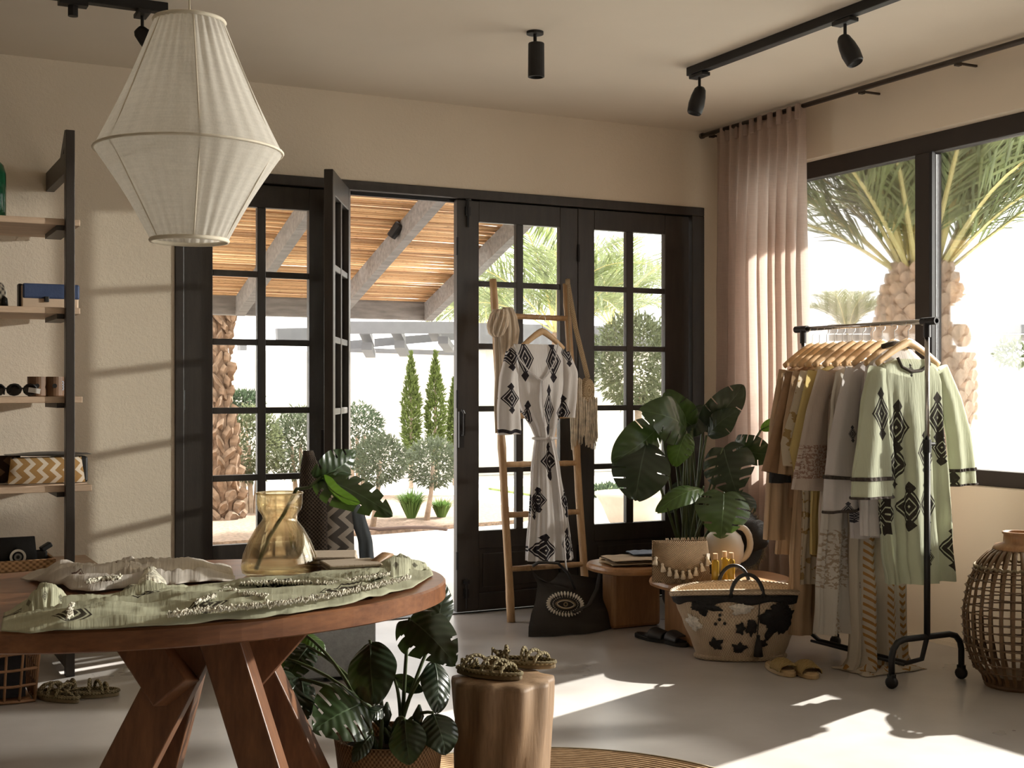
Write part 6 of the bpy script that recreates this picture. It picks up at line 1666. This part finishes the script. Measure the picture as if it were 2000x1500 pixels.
for args in (
    (800, 1206, 889, 1294, 3.52, 3.40, 122, 'mon', MG_DARK, .10, .3, -.35, 4, .55, 1.0),
    (852, 1232, 868, 1140, 3.60, 3.66, 62, 'plain', MG_DARK, .06, .3, .3, 4, 0, 2.0),
    (722, 1250, 730, 1370, 3.50, 3.38, 104, 'plain', MG_DARK, .12, .35, .2, 4, 0, 3.0),
    (706, 1372, 612, 1424, 3.40, 3.28, 142, 'mon', MG_MID, .08, .15, .25, 5, .30, 4.0),
    (584, 1326, 532, 1402, 3.62, 3.50, 140, 'mon', MG_DARK, .08, .1, .1, 5, .22, 5.0),
    (588, 1326, 600, 1406, 3.62, 3.55, 56, 'mon', MG_DARK, .06, .2, -.4, 4, .3, 6.0),
    (850, 1290, 856, 1390, 3.48, 3.42, 70, 'plain', MG_DARK, .12, .3, -.5, 4, 0, 7.0),
    (768, 1322, 824, 1350, 3.62, 3.60, 36, 'plain', MG_DARK, .08, .2, .3, 4, 0, 8.0),
    (592, 1236, 634, 1278, 3.80, 3.78, 44, 'plain', MG_LIGHT, .1, .3, -.6, 4, 0, 9.0),
    (552, 1284, 516, 1318, 3.74, 3.70, 40, 'plain', MG_LIGHT, .1, .3, .5, 4, 0, 10.0),
    (600, 1262, 560, 1330, 3.76, 3.70, 70, 'mon', MG_DARK, .1, .3, .4, 5, .3, 11.0),
    (726, 1432, 690, 1486, 3.36, 3.30, 36, 'plain', MG_DARK, .12, .3, .3, 4, 0, 12.0),
    (846, 1392, 872, 1470, 3.42, 3.36, 84, 'plain', MG_DARK, .12, .3, -.3, 4, 0, 13.0),
    (790, 1404, 800, 1490, 3.36, 3.30, 80, 'plain', MG_DARK, .1, .3, .2, 4, 0, 14.0),
    (752, 1380, 720, 1402, 3.45, 3.40, 34, 'plain', MG_DARK, .1, .3, .2, 4, 0, 15.0)):
    ub, vb, ut, vt, Db, Dt, w, kd, mt_, ar, fo, ro, lo_, gp, sd = args
    pleaf(mp, ub, vb, ut, vt, Db, Dt, w, kd, mt_, root, ar, fo, ro, lo_, gp, sd, off=(R.uniform(-.05, .05), R.uniform(-.05, .05)))
# young rolled shoots
for u, v, h in ((752, 1395, 24), (815, 1398, 22)):
    a, b = P(u, v + h, D=3.45), P(u + 4, v - h, D=3.45)
    MB().tube([a, lerp(a, b, .5), b], [.008, .016, .003], 10).build('shoot', MG_DARK, mp, smooth=True)

# ------------------------------------------------------------------ bird of paradise by the doors
q = Vector((4.30, 6.12, 0))
bp = thing('bird_of_paradise', 'big bird of paradise plant with broad torn leaves in the corner', 'plant', q)
MB().lathe([(0, 0), (.13, 0), (.15, .05), (.17, .30), (.175, .33), (.16, .33), (.155, .28), (0, .28)], 32, q).build('pot', MAT_POTD, bp, smooth=True)
MB().lathe([(0, .285), (.155, .285)], 20, q).build('soil', MAT_SOIL, bp)
broot = q + Vector((0, 0, .28))
DB = q.x * SN + q.y * CS
for args in (
    (1350, 842, 1262, 800, -.1, -.3, 100, 'split', MG_MID, .22, .2, .5, 1.0),
    (1352, 836, 1300, 768, .05, .0, 74, 'split', MG_MID, .20, .2, -.4, 1.5),
    (1340, 842, 1318, 908, -.15, -.25, 56, 'split', MG_LIGHT, .14, .2, .2, 2.0),
    (1292, 830, 1202, 902, -.15, -.3, 92, 'split', MG_MID, .16, .25, -.3, 3.0),
    (1262, 862, 1240, 975, -.25, -.35, 124, 'split', MG_DARK, .12, .2, .1, 4.0),
    (1372, 842, 1452, 756, .05, .0, 74, 'split', MG_DARK, .14, .25, .3, 5.0),
    (1380, 850, 1440, 800, -.02, -.1, 60, 'split', MG_DARK, .14, .25, -.5, 5.5),
    (1432, 866, 1510, 890, -.2, -.3, 74, 'split', MG_DARK, .24, .2, .6, 6.0),
    (1486, 840, 1524, 820, -.2, -.25, 26, 'plain', MG_LIGHT, .1, .3, .2, 7.0),
    (1376, 790, 1352, 850, .1, .05, 60, 'plain', MG_DARK, .14, .25, .2, 7.5),
    (1330, 940, 1310, 1000, .1, .1, 40, 'plain', MG_DARK, .14, .25, .2, 7.6)):
    ub, vb, ut, vt, db, dt, w, kd, mt_, ar, fo, ro, sd = args
    pleaf(bp, ub, vb, ut, vt, DB + db, DB + dt, w, kd, mt_, broot, ar, fo, ro, 4, 0, sd, bow=.05, r=.008, off=(R.uniform(-.05, .05), R.uniform(-.05, .05)))
for k in range(8):
    a = broot + Vector((R.uniform(-.06, .06), R.uniform(-.05, .05), 0)); b = P(R.uniform(1310, 1385), R.uniform(850, 890), D=DB + R.uniform(-.1, .1))
    stalk(curve3(a, (a + b) / 2 + Vector((R.uniform(-.03, .03), 0, .05)), b), .010, .006, bp)
q2 = Vector((4.16, 5.93, 0))
m2 = thing('small_monstera', 'glossy monstera with three split leaves behind the ceramic vase', 'plant', q2)
MB().lathe([(0, 0), (.09, 0), (.10, .04), (.115, .26), (.12, .28), (.105, .28), (.10, .24), (0, .24)], 28, q2).build('pot', MAT_POTD, m2, smooth=True)
DB2 = q2.x * SN + q2.y * CS
r2 = q2 + Vector((0, 0, .24))
for args in ((1412, 874, 1440, 968, -.05, -.15, 112, 'mon', MG_DARK, .1, .2, .15, 5, .35, 1.0),
             (1414, 962, 1408, 1050, -.66, -.76, 118, 'mon', MG_MID, .1, .2, -.1, 5, .5, 2.0),
             (1374, 950, 1284, 994, -.3, -.42, 50, 'split', MG_LIGHT, .16, .3, .5, 5, 0, 3.0),
             (1440, 960, 1462, 1016, -.1, -.15, 60, 'plain', MG_DARK, .1, .2, -.3, 5, 0, 4.0)):
    ub, vb, ut, vt, db, dt, w, kd, mt_, ar, fo, ro, lo_, gp, sd = args
    pleaf(m2, ub, vb, ut, vt, DB2 + db, DB2 + dt, w, kd, mt_, r2, ar, fo, ro, lo_, gp, sd, bow=.08, r=.006)
